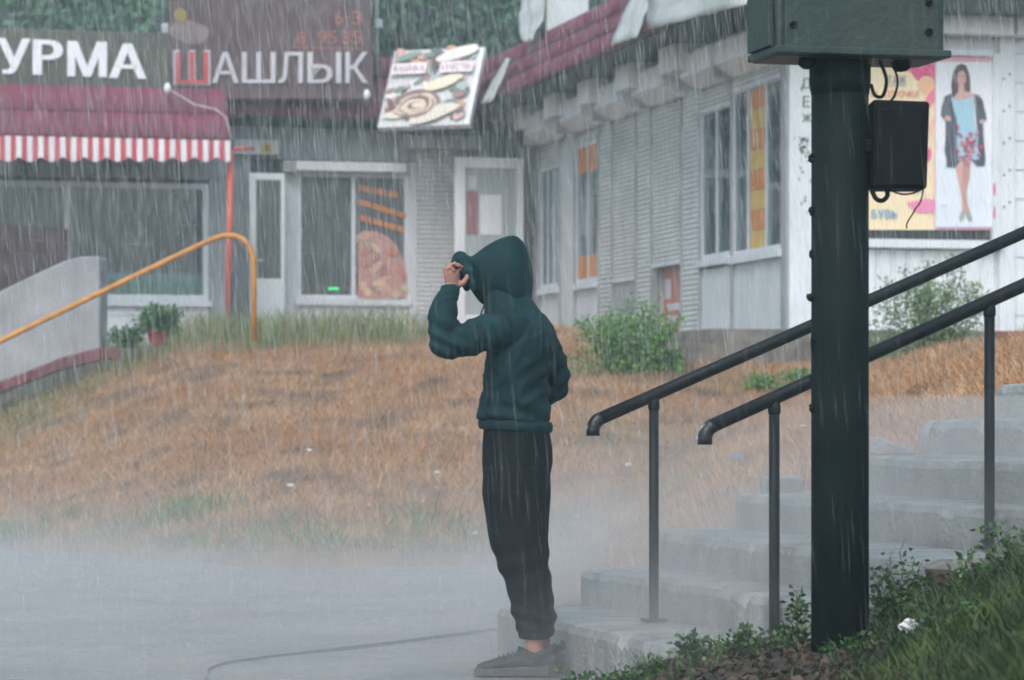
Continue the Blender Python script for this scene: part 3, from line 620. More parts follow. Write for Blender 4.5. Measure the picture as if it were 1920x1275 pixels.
pr.ell(1803, 146, 8.5, 15, skin); pr.poly([(1794, 142), (1797, 128), (1804, 124), (1811, 130), (1812, 140), (1806, 132), (1799, 134)], hair)
pr.poly([(1797, 142), (1801, 141.5), (1801, 143.5), (1797, 143.5)], hair); pr.poly([(1805, 141.5), (1809, 142), (1809, 143.5), (1805, 143.5)], hair); pr.poly([(1800, 153), (1806, 153), (1803, 155)], Lc(190, 90, 100))
pr.poly([(1790, 300), (1814, 300), (1816, 330), (1813, 345), (1814, 370), (1811, 398), (1804, 400), (1803, 372), (1798, 345)], skin)
pr.poly([(1806, 300), (1820, 302), (1818, 335), (1812, 360), (1815, 385), (1820, 400), (1812, 402), (1805, 375), (1803, 345)], Lc(196, 148, 140))
pr.ell(1804, 405, 5, 10, Lc(170, 176, 170), 0.3); pr.ell(1817, 406, 5, 10, Lc(158, 166, 160), -0.4)
pr.poly([(1786, 174), (1772, 180), (1766, 200), (1764, 216), (1773, 228), (1773, 260), (1771, 282), (1775, 300), (1774, 313), (1792, 314), (1800, 300), (1796, 250), (1793, 215)], robe)
pr.poly([(1828, 176), (1842, 186), (1848, 212), (1850, 222), (1843, 232), (1845, 262), (1848, 300), (1846, 311), (1832, 312), (1822, 300), (1834, 260), (1830, 220)], robe)
pr.poly([(1783, 182), (1790, 186), (1803, 188), (1818, 184), (1824, 178), (1827, 200), (1826, 222), (1832, 252), (1836, 299), (1797, 301), (1794, 262), (1796, 230), (1788, 204)], dress)
for k in range(8): pr.poly([(1770 + k * 3, 186 + k * 9), (1773 + k * 3, 186 + k * 9), (1776 + k * 2, 198 + k * 10), (1774 + k * 2, 198 + k * 10)], Lc(110, 116, 130))
pr.ell(1777, 222, 6, 5, skin, 0.3); pr.ell(1841, 228, 5, 4, skin)
for k in range(34):
    x = random.gauss(1812, 14); y = random.gauss(272, 20)
    if 1774 < x < 1846 and 222 < y < 305: pr.ell(x, y, random.uniform(2, 5), random.uniform(2, 4.5), random.choice((Lc(196, 70, 100), Lc(176, 60, 90), Lc(214, 120, 140))), n=8, wob=0.2)
for x in (1864.5,):
    for k in range(7): pr.ell(x, 135 + k * 44, 2.2, 14, Lc(214, 60, 110), n=8)
pr.poly([(1762, 385), (1775, 385), (1775, 387), (1762, 387)], Lc(160, 170, 180))
pr.build('fashion_poster', label='fashion poster on the pavilion end wall with a long-haired figure in a blue dress', cat='poster')

# ---------------------------------------------------------------- back row: bread shop
bs = thing('bread_shop', 'grey back-row shop with open white doors and a bread picture in its window', 'building', BK.pt(-2.0, -1.5, TZ))
BP = lambda name, m, x0, y0, x1, y1, d0, d1, par=bs, **k: BK.pbox(MB(), x0, y0, x1, y1, d0, d1).build(name, M[m], par, **k)
aL, _ = BK.px(436, 400); BK.box(MB(), aL - 0.2, 0.3, -4, -1.6, TZ - 0.2, 4.95).build('inner_core', M['brown'], bs)
BP('wall_panel', 'wallgrey', 430, 243, 985, 302, -0.15, 0.0); BP('wall_panel', 'wallgrey', 436, 290, 468, 680, -0.16, -0.01)
BP('wall_panel', 'dark', 436, 290, 540, 700, -0.6, -0.5)
BP('door_post', 'white', 528, 322, 556, 690, -0.12, 0.03); BP('door_post', 'pvc', 766, 305, 782, 690, -0.12, 0.03)
BP('wall_panel', 'wallgrey', 782, 278, 990, 320, -0.13, -0.003); BP('wall_panel', 'wallgrey', 860, 300, 1010, 690, -0.14, -0.006)
BP('low_panel', 'bright', 556, 568, 766, 690, -0.12, -0.005); BP('skirting', 'slat', 556, 563, 766, 569, -0.1, 0.02)
a0, z1 = BK.px(556, 322); a1, z0 = BK.px(766, 563); wbk = window(BK, bs, a0, a1, z0, z1, (0.505,), name='shop_window', fw=0.06)
BP('awning_box', 'bright', 533, 303, 763, 321, 0.03, 0.22, bevel=0.01); BP('box_end', 'wallgrey', 531, 302, 556, 322, 0.025, 0.235)
BP('shutter_box', 'white', 762, 254, 906, 279, 0.0, 0.24, bevel=0.01)
sx0, sz1 = BK.px(782, 280); sx1, sz0 = BK.px(862, 640)
slats(BK, MB(), sx0, sx1, sz0 - 0.3, sz1, 0.01, 0.062, 0.012).build('roller_shutter', M['slat'], bs, recalc=False)
BP('lamp_housing', 'white', 440, 262, 522, 289, -0.02, 0.16); BP('yellow_notice', 'paperyellow', 491, 268, 512, 287, 0.16, 0.17)
BP('notice_mark', 'soffit', 497, 274, 506, 277, 0.17, 0.172); BP('notice_mark', 'soffit', 495, 280, 507, 282, 0.17, 0.172)
# open leaf on the left
def leaf(x0, y0, x1, y1, d, fr, glass, name='door', bottom=None):
    a0, z1 = BK.px(x0, y0, d); a1, _ = BK.px(x1, y0, d); _, z0 = BK.px((x0 + x1) / 2, y1, d); zb = BK.px(x0, bottom or y1, d)[1]
    mb = MB(); BK.box(mb, a0, a0 + fr, d - 0.05, d, z0, z1); BK.box(mb, a1 - fr * 0.6, a1, d - 0.05, d, z0, z1); BK.box(mb, a0 + fr, a1 - fr * 0.6, d - 0.049, d - 0.001, z1 - fr, z1); BK.box(mb, a0 + fr, a1 - fr * 0.6, d - 0.049, d - 0.001, z0, zb)
    o = mb.build(name, M['bright'], bs, bevel=0.006); BK.box(MB(), a0 + fr, a1 - fr * 0.6, d - 0.03, d - 0.024, zb, z1 - fr).build('pane', M[glass], o); return o, (a0, a1, z0, z1)
o, _ = leaf(468, 324, 534, 690, 0.35, 0.085, 'glass', bottom=522); BK.pbox(MB(), 483, 486, 494, 490, 0.35, 0.40).build('handle', M['tin'], o)
o, _ = leaf(853, 294, 982, 690, 0.75, 0.14, 'hazeglass', bottom=590)
BK.pbox(MB(), 874, 358, 896, 440, 0.727, 0.732).build('red_notice', M['mutedred'], o); BK.pbox(MB(), 878, 330, 893, 352, 0.727, 0.732).build('paper_notice', M['slat'], o); BK.pbox(MB(), 900, 365, 940, 440, 0.727, 0.732).build('paper_notice', M['bright'], o)  # red and upper paper notice toned down, pane haze painted into their colours
# dim stock inside the bread shop
for nm, m, x0, y0, x1, y1, d, lab in (('bread_rack', 'brown', 565, 345, 600, 470, -1.2, 'brown bread rack standing inside the shop, left pane'), ('shop_fridge', 'dark', 628, 410, 690, 560, -1.3, 'dark fridge inside the bread shop behind the window divider'), ('shop_counter', 'paperred', 603, 538, 700, 562, -0.5, 'low red counter inside the bread shop under the green display')):
    mb = MB(); BK.pbox(mb, x0, y0, x1, y1, d - 0.4, d); t = mb.build(nm, M[m], None, label=lab, cat=nm.split('_')[1], bevel=0.02)
    for k in range(3): BK.pbox(MB(), x0 + 3, y0 + (y1 - y0) * (k + 0.5) / 3 - 2, x1 - 3, y0 + (y1 - y0) * (k + 0.5) / 3, d, d + 0.05).build('shelf', M['soffit' if k % 2 else 'brown'], t)
led = bpy.data.materials.new('green_display'); led.use_nodes = True; lb = led.node_tree.nodes['Principled BSDF']; lb.inputs['Base Color'].default_value = (0, 0.1, 0.02, 1); lb.inputs['Emission Color'].default_value = (0.0, 1.0, 0.18, 1); lb.inputs['Emission Strength'].default_value = 1.6
sc_ = thing('scale_display', 'black shop scale with two glowing green digit rows behind the bread shop window', 'scale', BK.w(625, 562, -0.25))
BK.pbox(MB(), 608, 534, 644, 562, -0.36, -0.3).build('case', M['soffit'], sc_)
for y in (541, 558):
    for k in range(4): BK.pbox(MB(), 616 + k * 5, y - 2.2, 619.4 + k * 5, y + 2.2, -0.3, -0.295).build('digit', led, sc_)
# bread picture glued inside the right pane
pr = Print(BK.pt(0, -0.002, 3), UA)
pr.poly([(671, 335), (763, 335), (763, 560), (671, 560)], Lc(84, 84, 88))
for y0, x0, x1, s in ((345, 672, 750, 0.20), (372, 673, 765, 0.30), (402, 676, 760, 0.28)):
    x = x0
    while x < x1 - 5:                   # blurred slanting words, too soft to read
        w_ = random.uniform(4, 7); h0 = random.uniform(0, 4); yy = y0 + s * (x - x0); pr.poly([(x, yy + h0 * 0.4), (x + w_, yy + h0 * 0.3 + s * w_), (x + w_, yy + 12 - h0 * 0.3 + s * w_), (x, yy + 12)], Lc(206, 132, 62)); x += w_ + (0.6 if random.random() < 0.8 else 3)
pr.poly([(671, 440), (685, 432), (705, 434), (728, 444), (745, 462), (758, 490), (763, 520), (763, 560), (671, 560)], Lc(186, 140, 130))
for k in range(46):
    x = random.uniform(673, 760); y = random.uniform(438, 556)
    if y < 436 + max(0, (x - 700)) ** 1.15 * 0.55: continue
    rx = random.uniform(5, 14); pr.ell(x, y, rx, rx * random.uniform(0.4, 0.7), random.choice((Lc(205, 160, 140), Lc(190, 128, 118), Lc(214, 184, 150), Lc(168, 108, 104), Lc(160, 158, 130), Lc(216, 170, 165), Lc(200, 120, 100))), random.uniform(-1, 1), 10, 0.15)
pr.build('bread_poster', label='bread picture with slanting orange words stuck on the shop window', cat='poster')
# roof of the back row
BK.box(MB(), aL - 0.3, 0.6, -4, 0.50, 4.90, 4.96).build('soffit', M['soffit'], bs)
tile_courses(BK, bs, aL - 0.3, 0.35, 0.56, 4.91, 0.20, 5.72, 3); BK.box(MB(), aL - 0.3, 0.4, -4, 0.18, 4.96, 5.7).build('roof_deck', M['soffit'], bs)

# ---------------------------------------------------------------- left kiosk with the striped awning
KD = 1.2
kk = thing('kebab_kiosk', 'kiosk on the left under a burgundy roof with a red and white striped awning edge', 'building', BK.pt(-5.2, 0, TZ))
KP = lambda name, m, x0, y0, x1, y1, d0, d1, par=kk, **k: BK.pbox(MB(), x0, y0, x1, y1, d0, d1).build(name, M[m], par, **k)
aK0, _ = BK.px(-330, 400, KD); aK1, _ = BK.px(428, 400, KD)
BK.box(MB(), aK0, aK1, -2.5, KD - 1.5, TZ - 0.2, 4.9).build('inner_core', M['dark'], kk)
KP('wall_panel', 'wallgrey', -330, 255, 428, 330, KD - 0.12, KD); KP('wall_panel', 'wallgrey', 392, 331, 428, 700, KD - 0.9, KD)
KP('low_panel', 'bright', -330, 566, 391, 700, KD - 0.12, KD - 0.01); KP('panel_seam', 'slat', -330, 588, 391, 590, KD - 0.01, KD + 0.002)
a0, z1 = BK.px(-320, 332, KD); a1, z0 = BK.px(391, 564, KD); wk = window(BK, kk, a0, a1, z0, z1, (0.33, 0.62), d=KD, name='shop_window', fw=0.07)
# plastic greenery along the window bottom
n_ = 1500; ax = RNG.uniform(0, 1, n_); V_, F_, C_ = [], [], []
al, _ = BK.px(190, 540, KD - 0.2); ar, _ = BK.px(388, 540, KD - 0.2)
for i in range(n_):
    a = al + (ar - al) * ax[i]; z = z0 + 0.06 + random.random() * 0.2; b = BK.pt(a, KD - 0.03 - random.random() * 0.12, z); h = random.uniform(0.06, 0.14); t = VA * random.uniform(-0.05, 0.05)
    V_ += [b - VA * 0.014, b + VA * 0.014, b + t + UP * h]; F_.append((3 * i, 3 * i + 1, 3 * i + 2)); g = random.random(); c = (0.04 + 0.05 * g, 0.34 + 0.2 * g, 0.20 + 0.1 * g) if z < z0 + 0.19 else (0.34, 0.55, 0.56); C_ += [c] * 3
bulk('plastic_greenery', np.array(V_), np.array(F_), np.array(C_), M['leaf'], label='strip of plastic green grass along the bottom of the kiosk window', cat='greenery', kind='stuff')
for x0, m, y0, lab in ((230, 'brown', 395, 'dim brown shelf unit inside the kiosk window'), (330, 'dark', 360, 'tall dark fridge inside the kiosk window')):
    t = BK.pbox(MB(), x0, y0, x0 + 60, 530, KD - 1.3, KD - 0.9).build('shelf_unit', M[m], None, label=lab, cat='shelf', bevel=0.02)
    for k in range(3): BK.pbox(MB(), x0 + 5, y0 + 25 + k * 35, x0 + 55, y0 + 29 + k * 35, KD - 0.9, KD - 0.86).build('shelf', M['paperred' if k == 1 else 'brown'], t)
a1r, ze = BK.px(433, 263, 2.6); _, zt = BK.px(300, 168, 2.0)
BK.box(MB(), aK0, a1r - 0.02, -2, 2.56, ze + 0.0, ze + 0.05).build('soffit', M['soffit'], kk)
tile_courses(BK, kk, aK0, a1r, 2.62, ze, 2.0, zt, 2, 0.15, 0.009); BK.box(MB(), aK0, a1r - 0.03, -1.5, 1.98, ze + 0.05, zt - 0.01).build('roof_deck', M['soffit'], kk)
va = BK.box(MB(), aK0, a1r, 2.60, 2.615, ze - 0.035, ze + 0.02).build('valance', M['wallgrey'], kk)
x = -320.0; k = 0
while x < 430:
    a0, _ = BK.px(x, 280, 2.63); a1, _ = BK.px(min(x + 10.3, 433), 280, 2.63); mb = MB(); top, bot = [], []
    zs_ = []
    for q in range(4):
        xx = x + 10.3 * q / 3; ph = ((xx + 6) % 41.2) / 41.2; yb = 292 + 11 * math.sin(math.pi * ph) ** 0.7; zs_.append(BK.px(xx, yb, 2.63)[1])
    bulge = 0.012 * math.sin(k * 1.7)
    mb.loft([[BK.pt(a0 + (a1 - a0) * q / 3, 2.62 + dd + bulge * (q / 3), zz) for q, zz in enumerate(zs_)] + [BK.pt(a1, 2.62 + dd, ze - 0.005), BK.pt(a0, 2.62 + dd, ze - 0.005)] for dd in (0.0, 0.008)])
    mb.build('stripe', M['redcloth' if k % 2 else 'whitecloth'], va); x += 10.3; k += 1
mb = MB(); mb.tube([BK.w(433, 280, 2.5), BK.w(426, 640, 2.5)], 0.036, 12); mb.build('awning_post', M['orange'], kk, smooth=True)
mb = MB(); mb.tube([BK.w(436, 279, 2.5), BK.w(476, 279, 2.3)], 0.025, 10); mb.build('awning_arm', M['orange'], kk, smooth=True)

# roof signs
def board(name, label, m, quad, d, thick):
    t = thing(name, label, 'sign', BK.w((quad[0][0] + quad[1][0]) / 2, quad[0][1], d))
    pts = [BK.w(x, y, d) for x, y in quad]; mb = MB(); mb.loft([[p for p in pts], [p - UA * thick for p in pts]]); mb.build('board', M[m], t, bevel=0.01); return t
def letters(t, items, d, bold, thick=0.03, m='lettwhite'):
    for ch, x0, y0, x1, y1, sl in items:
        mb = MB(); put_glyph(mb, ch, [BK.w(x0, y1, d + 0.004), BK.w(x1, y1 + sl, d + 0.004), BK.w(x1, y0 + sl, d + 0.004), BK.w(x0, y0, d + 0.004)], bold, None, UA, thick); mb.build('letter', M[m], t, recalc=False)
t1 = board('roof_sign', 'olive roof sign with large white letters above the striped awning', 'olive', [(-330, 158), (317, 171), (317, 62), (-330, 44)], 1.75, 0.12)
letters(t1, [('Ш', -170, 64, -88, 128, 2), ('А', -80, 67, -10, 132, 2), ('У', -6, 71, 57, 138, 2), ('P', 61, 74, 118, 140, 2), ('М', 126, 77, 200, 143, 2), ('А', 204, 81, 274, 146, 2)], 1.75, 0.045, 0.02)
t2 = board('roof_sign', 'tall brown roof sign with pale letters, the first letter red', 'maroon', [(318, 186), (697, 186), (697, -60), (318, -60)], 0.9, 0.14)
letters(t2, [('А', 397, 98, 447, 156, 0), ('Ш', 453, 98, 516, 156, 0), ('Л', 521, 98, 567, 156, 0), ('Ы', 576, 98, 639, 156, 0), ('К', 647, 98, 689, 156, 0)], 0.9, 0.015, m='lettpink')
letters(t2, [('Ш', 325, 94, 394, 160, 0)], 0.9, 0.035, 0.014, 'lettpink'); letters(t2, [('Ш', 329, 97, 390, 157, 0)], 0.915, 0.01, 0.012, 'lettred')
letters(t2, [('8', 557, 60, 573, 82, 0), ('9', 597, 58, 613, 82, 0), ('5', 616, 58, 632, 82, 0), ('3', 641, 58, 657, 82, 0), ('5', 660, 58, 677, 82, 0), ('6', 628, 20, 643, 46, 0), ('3', 660, 20, 677, 46, 0)], 0.9, 0.0, 0.006, 'lettorange')
for x0, y0, x1, y1 in ((545, 89, 677, 91), (646, 31, 656, 34)): BK.pbox(MB(), x0, y0, x1, y1, 0.9, 0.908).build('rule_line', M['lettorange'], t2)
mb = MB(); q = [BK.w(355 + 38 * math.cos(t), 60 + 22 * math.sin(t) * (1 + 0.2 * math.sin(2 * t)), 0.905) for t in [k * 0.35 for k in range(18)]]; mb.loft([q, [p + UA * 0.004 for p in q]]); mb.build('picture_patch', M['signpatch'], t2)
mb = MB(); q = [BK.w(338 + 12 * math.cos(t), 28 + 13 * math.sin(t), 0.909) for t in [k * 0.35 for k in range(18)]]; mb.loft([q, [p + UA * 0.004 for p in q]]); mb.build('picture_patch', M['signyellow'], t2)
for x, yb, lab in ((307, 62, 'pale metal post rising behind the gap between the two roof signs'), (706, 120, 'pale metal post rising right of the brown roof sign')):
    b = BK.w(x, yb, 0.5); tt = thing('sign_post', lab, 'post', b); MB().tube([b - UP * 0.15, b + UP * 1.9], 0.03, 10).build('tube', M['tin'], tt, smooth=True)
    c = BK.w(x + 4, yb - 75 if yb > 100 else yb - 8, 0.5); MB().box(c, (0.055, 0.05, 0.06)).build('clamp', M['tin'], tt, bevel=0.01)
mb = MB(); cp = [BK.w(312, 165, 2.2), BK.w(335, 178, 2.4), BK.w(365, 196, 2.5), BK.w(405, 205, 2.6), BK.w(424, 220, 2.66), BK.w(433, 262, 2.7)]; mb.tube(cp, 0.008, 6); mb.build('sagging_wire', M['lettpink'], None, smooth=True, label='pale wire sagging across the burgundy roof to the orange post', cat='wire')
for x, y, lab in ((314, 166, 'small white lamp at the foot of the gap between the roof signs'), (688, 178, 'small white lamp under the right corner of the brown roof sign')):
    MB().blob(BK.w(x, y, 1.5 if x > 400 else 2.3), (0.045, 0.05, 0.07), 8, 6).build('sign_lamp', M['bright'], None, smooth=True, label=lab, cat='lamp')

# leaning food billboard in the inner corner
bl = BK.w(707, 239, 0.9); bw = Vector((1.20, -0.45, 0.0)); bw = bw * (173 * bl.y / F / bw.x); sv = Vector((0.20, 0.53, 1.05)); sv = sv * (150 * bl.y / F / sv.z) * 1.02
nb = bw.cross(sv).normalized(); nb = -nb if nb.y > 0 else nb
bb = thing('food_billboard', 'white leaning billboard with sausages and food in the corner of the roofs', 'billboard', bl)
mb = MB(); q = [bl, bl + bw, bl + bw + sv, bl + sv]; mb.loft([q, [p - nb * 0.10 for p in q]]); mb.build('panel', M['bright'], bb, bevel=0.012)
class BPr(Print):
    def w(s, x, y, lift=0.0):
        u, v = x / 100, y / 100; return bl + bw * u + sv * (1 - v) + nb * (0.004 + lift)
pr = BPr(bl, nb)
pr.poly([(1, 1), (95, 1), (95, 98), (1, 98)], Lc(206, 208, 208))
fcol = [Lc(150, 120, 112), Lc(190, 150, 120), Lc(110, 130, 118), Lc(222, 214, 196), Lc(120, 78, 78), Lc(160, 178, 176), Lc(205, 170, 165), Lc(86, 96, 92), Lc(228, 226, 222)]
for k in range(95):
    y = random.choice((random.uniform(3, 22), random.uniform(40, 96), random.uniform(45, 96))); rx = random.uniform(3, 10); pr.ell(min(max(random.uniform(4, 92), 2 + rx), 94 - rx), min(y, 97 - rx), rx, rx * random.uniform(0.35, 0.8), random.choice(fcol), random.uniform(-0.8, 0.8), 9, 0.2)
for x, y, rx, c in ((70, 14, 26, Lc(128, 92, 92)), (74, 10, 24, Lc(226, 222, 214)), (20, 12, 14, Lc(120, 150, 138)), (64, 48, 22, Lc(225, 214, 190)), (60, 88, 28, Lc(214, 206, 192))): pr.ell(x, y, rx, rx * 0.32, c, -0.35, 12, 0.1)
for rx, ry, c in ((25, 17, Lc(120, 96, 88)), (22, 14.5, Lc(206, 186, 164)), (16, 10.5, Lc(122, 98, 90)), (13.5, 8.5, Lc(214, 196, 174)), (8, 5, Lc(118, 94, 86)), (6, 3.2, Lc(220, 204, 182))): pr.ell(40 + random.uniform(-2, 2), 76 + random.uniform(-1.5, 1.5), rx, ry, c, random.uniform(-0.3, 0.2), 18, 0.10)
for k in range(14): a_ = random.uniform(0, 6.28); pr.ell(40 + 19 * math.cos(a_), 76 + 12.5 * math.sin(a_), 2.6, 1.0, Lc(140, 112, 100), a_ + 1.5, 7)
for x0, x1, tx in ((5, 43, 'ФАБРИКА'), (58, 94, 'КАЧЕСТВА')):
    pr.poly([(x0, 22), (x1, 22), (x1, 36), (x0, 36)], Lc(232, 222, 226)); pr.text(tx, x0 + 2, 25, x1 - 2, 33, Lc(150, 104, 116), 0.02)
pr.poly([(50, 18), (52, 18), (53, 24), (57, 28), (53, 28), (54, 38), (51, 33), (48, 38), (49, 28), (45, 31), (49, 24)], Lc(70, 78, 76))
pr.build('food_print', bb)

# torn banners on the right-hand roof
def sheet(name, label, pts, thick, wob, d=0.9, m='banner', n=8):
    """crumpled cloth: a bilinear patch of photo points on the roof plane, folded along its own grain"""
    a, b, c, e = [RW.w(x, y, dd) for x, y, dd in pts]; rows = []
    for j in range(n + 1):
        v = j / n; rows.append([(a * (1 - u) + b * u) * (1 - v) + (e * (1 - u) + c * u) * v + (-VA) * wob * (math.sin(u * 9 + v * 4) + noise.noise(Vector((u * 4, v * 4, pts[0][0])))) + UP * wob * noise.noise(Vector((u * 5, v * 5, 7))) for u in [i / n for i in range(n + 1)]])
    mb = MB(); vs = [p for r in rows for p in r]; k = n + 1
    mb.add(vs, [(j * k + i, j * k + i + 1, (j + 1) * k + i + 1, (j + 1) * k + i) for j in range(n) for i in range(n)])
    o = mb.build(name, M[m], None, smooth=True, recalc=False, label=label, cat='banner'); s = o.modifiers.new('thick', 'SOLIDIFY'); s.thickness = thick; return o
sheet('torn_banner', 'crumpled white banner remnant standing above the valley of the roofs', [(980, 78, 0.6), (1002, 74, 0.6), (1022, -25, 0.4), (978, -25, 0.4)], 0.01, 0.045, n=16)
sheet('torn_banner', 'narrow white strip lying on the tiles near the food billboard', [(902, 194, 1.02), (921, 190, 1.02), (955, 110, 0.72), (948, 108, 0.72)], 0.012, 0.012)
sheet('torn_banner', 'long pale folded strip hanging down the burgundy tiles', [(1145, 84, 0.99), (1195, 68, 0.99), (1222, -30, 0.55), (1195, -30, 0.55)], 0.012, 0.02)
sheet('torn_banner', 'wide ragged weathered banner at the top edge of the right roof', [(1215, 54, 1.0), (1400, 8, 1.0), (1420, -95, 0.7), (1222, -60, 0.7)], 0.012, 0.03)
up_ = thing('upper_building', 'pale upper storey wall showing above the right roof', 'building', P(1065, 0, 47))
mb = MB(); mb.box(P(1068, -20, 47) , (0.27, 0.5, 0.75)); mb.build('wall', M['white'], up_, bevel=0.02); MB().box(P(1030, -10, 46.6), (0.035, 0.05, 0.7)).build('downpipe', M['slat'], up_)

# ---------------------------------------------------------------- left ramp, rails and pot
rp = thing('ramp_parapet', 'rendered concrete parapet sloping down to the left beside the kiosk', 'parapet', P(90, 690, 34))
YP = 34.0
top = [(-330, 712), (0, 546), (60, 517), (118, 490), (150, 481), (183, 480), (187, 486), (187, 655), (150, 664), (0, 718), (-330, 880)]
q = [P(x, y, YP) for x, y in top]; mb = MB(); mb.loft([q, [p + Vector((0.05, 0.3, 0)) for p in q]]); mb.build('wall', M['plaster'], rp, bevel=0.025)
for x0, y0, x1, y1, h in ((-330, 880, -100, 768, 22), (-98, 767, 0, 716, 21), (1, 716, 60, 692, 21), (61, 692, 120, 668, 22), (121, 668, 188, 652, 24), (189, 652, 225, 653, 22)):
    q = [P(x0, y0, YP - 0.05), P(x1, y1, YP - 0.05), P(x1, y1 + h, YP - 0.05), P(x0, y0 + h, YP - 0.05)]; mb = MB(); mb.loft([q, [p + Vector((0, 0.2, 0)) for p in q]]); mb.build('red_kerb_stone', M['redkerb'], rp, bevel=0.012)
lk = thing('low_kerb', 'low mossy concrete kerb curving from the red kerb to the plant pot', 'kerb', P(280, 665, 33.8))
for x0, x1, y0, y1 in ((227, 262, 651, 652), (263, 300, 652, 656), (301, 338, 656, 664)):
    q = [P(x0, y0, 33.8), P(x1, y1, 33.8), P(x1, y1 + 24, 33.8), P(x0, y0 + 24, 33.8)]; mb = MB(); mb.loft([q, [p + Vector((0, 0.18, 0)) for p in q]]); mb.build('kerb_stone', M['kerb'], lk, bevel=0.015)
bf = thing('brown_screen', 'dark brown board screen behind the concrete parapet', 'screen', P(60, 530, 36))
for k in range(5):
    y0 = 416 + k * 27; q = [P(-330, y0 - 24, 36), P(127, y0 + 13, 36), P(127, y0 + 39.2, 36), P(-330, y0 + 2.2, 36)]; mb = MB(); mb.loft([q, [p + Vector((0, 0.04, 0)) for p in q]]); mb.build('board', M['brownpanel'], bf)
yr = thing('ramp_handrail', 'yellow tube handrail rising along the ramp and bent down at its top', 'handrail', P(476, 620, 32))
pts = [P(x, y, 32) for x, y in ((-330, 800), (0, 640), (200, 543), (380, 457), (400, 448), (420, 442), (438, 442), (453, 447), (465, 458), (472, 473), (475, 492), (476, 520), (476, 640))]
MB().tube(pts, 0.029, 12).build('tube', M['yellow'], yr, smooth=True)
mb = MB(); mb.tube([P(-120, 698, 32), P(-120, 880, 32)], 0.026, 10); mb.build('post', M['yellow'], yr, smooth=True)

# ---------------------------------------------------------------- vegetation
def blades(n, X, Y, Z, L, lean, W, C, name, m='blade', parent=None, **kw):
    th = RNG.uniform(0, 2 * np.pi, n); ln = lean * RNG.uniform(0.3, 1.0, n)
    D = np.stack([np.cos(th) * np.sin(ln), np.sin(th) * np.sin(ln), np.cos(ln)], 1)
    fa = RNG.uniform(0, np.pi, n); S = np.stack([np.cos(fa), np.sin(fa) * 0.5, np.zeros(n)], 1)
    B = np.stack([X, Y, Z - 0.01], 1); mid = B + D * (L * 0.55)[:, None]; D2 = D + np.stack([np.cos(th) * 0.35, np.sin(th) * 0.35, -0.25 * np.ones(n)], 1); tip = mid + D2 * (L * 0.5)[:, None]
    w = W[:, None] * 0.5
    V = np.stack([B - S * w, B + S * w, mid + S * w * 0.75, mid - S * w * 0.75, tip], 1).reshape(-1, 3); i = np.arange(n) * 5
    Fa = np.concatenate([np.stack([i, i + 1, i + 2], 1), np.stack([i, i + 2, i + 3], 1), np.stack([i + 3, i + 2, i + 4], 1)])
    return bulk(name, V, Fa, np.repeat(C, 5, 0), M[m], parent=parent, **kw)
def vn(X, Y, s, o): return nz(X, Y, s, o)
# dry grass on the hill
n = 240000; Y = RNG.uniform(19.6, 36.5, n); k = RNG.uniform(-0.19, 0.19, n); X = k * Y
Z = gz(X, Y); keep = (Z > 0.118) & ((Y < 29 - 0.0 * X) | (X < 1.2)) & (Y > 13); X, Y, Z = X[keep], Y[keep], Z[keep]
e = RNG.uniform(13.6, 21, 34000); ke = RNG.uniform(0.03, 0.19, 34000); xe = ke * e; ze = gz(xe, e); kp = ze > 0.13
X, Y, Z = np.append(X, xe[kp]), np.append(Y, e[kp]), np.append(Z, ze[kp]); n = len(X)
Z = Z + 0.05 * vn(X, Y, 0.8, 3) + 0.02 * vn(X, Y, 3, 5)
n1, n2, n3 = vn(X, Y, 0.7, 11), vn(X, Y, 2.2, 23), vn(X, Y, 0.45, 31)
dry = np.array([0.47, 0.245, 0.115]); straw = np.array([0.60, 0.38, 0.21]); dark = np.array([0.15, 0.095, 0.065]); green = np.array([0.14, 0.20, 0.06])
t = np.clip(0.5 + n1 * 1.6 + RNG.normal(0, 0.25, n), 0, 1)[:, None]; C = dry * (1 - t) + straw * t
dk = np.clip((n2 * 1.2 + n1 * 0.7 - 0.15) * 2.8, 0, 0.85)[:, None]; C = C * (1 - dk) + dark * dk
Ys = np.interp(X, [-9, -6, -3.84, -1.35, -0.2, 0.3, 8], [28, 26, 24, 20.3, 21, 21, 21])
g = np.clip(0.95 - (Y - Ys) / 1.3 + n2 * 1.3, 0, 1) * (X < 0.4) * (Y > Ys) + np.clip((Y - 32.3) / 1.2 + n2 * 0.8, 0, 1) + np.clip((n3 - 0.34) * 3.0, 0, 0.5) + np.clip((-X / Y - 0.125) * 40, 0, 1) * np.clip((Y - 29) / 3, 0, 1)
g = (np.clip(g, 0, 1) * (RNG.random(n) < 0.8))[:, None] * 0.85; C = C * (1 - g) + green * RNG.uniform(0.6, 1.5, (n, 1)) * g
C = C * RNG.uniform(0.7, 1.2, (n, 1))
L = RNG.uniform(0.05, 0.17, n) * (1 + 0.5 * n2) * np.where(dk[:, 0] > 0.4, 0.6, 1); W = RNG.uniform(0.003, 0.007, n)
blades(n, X, Y, Z, L, 1.25, W, C, 'dry_grass', label='dry orange-brown grass covering the whole slope below the shops', cat='grass', kind='stuff')
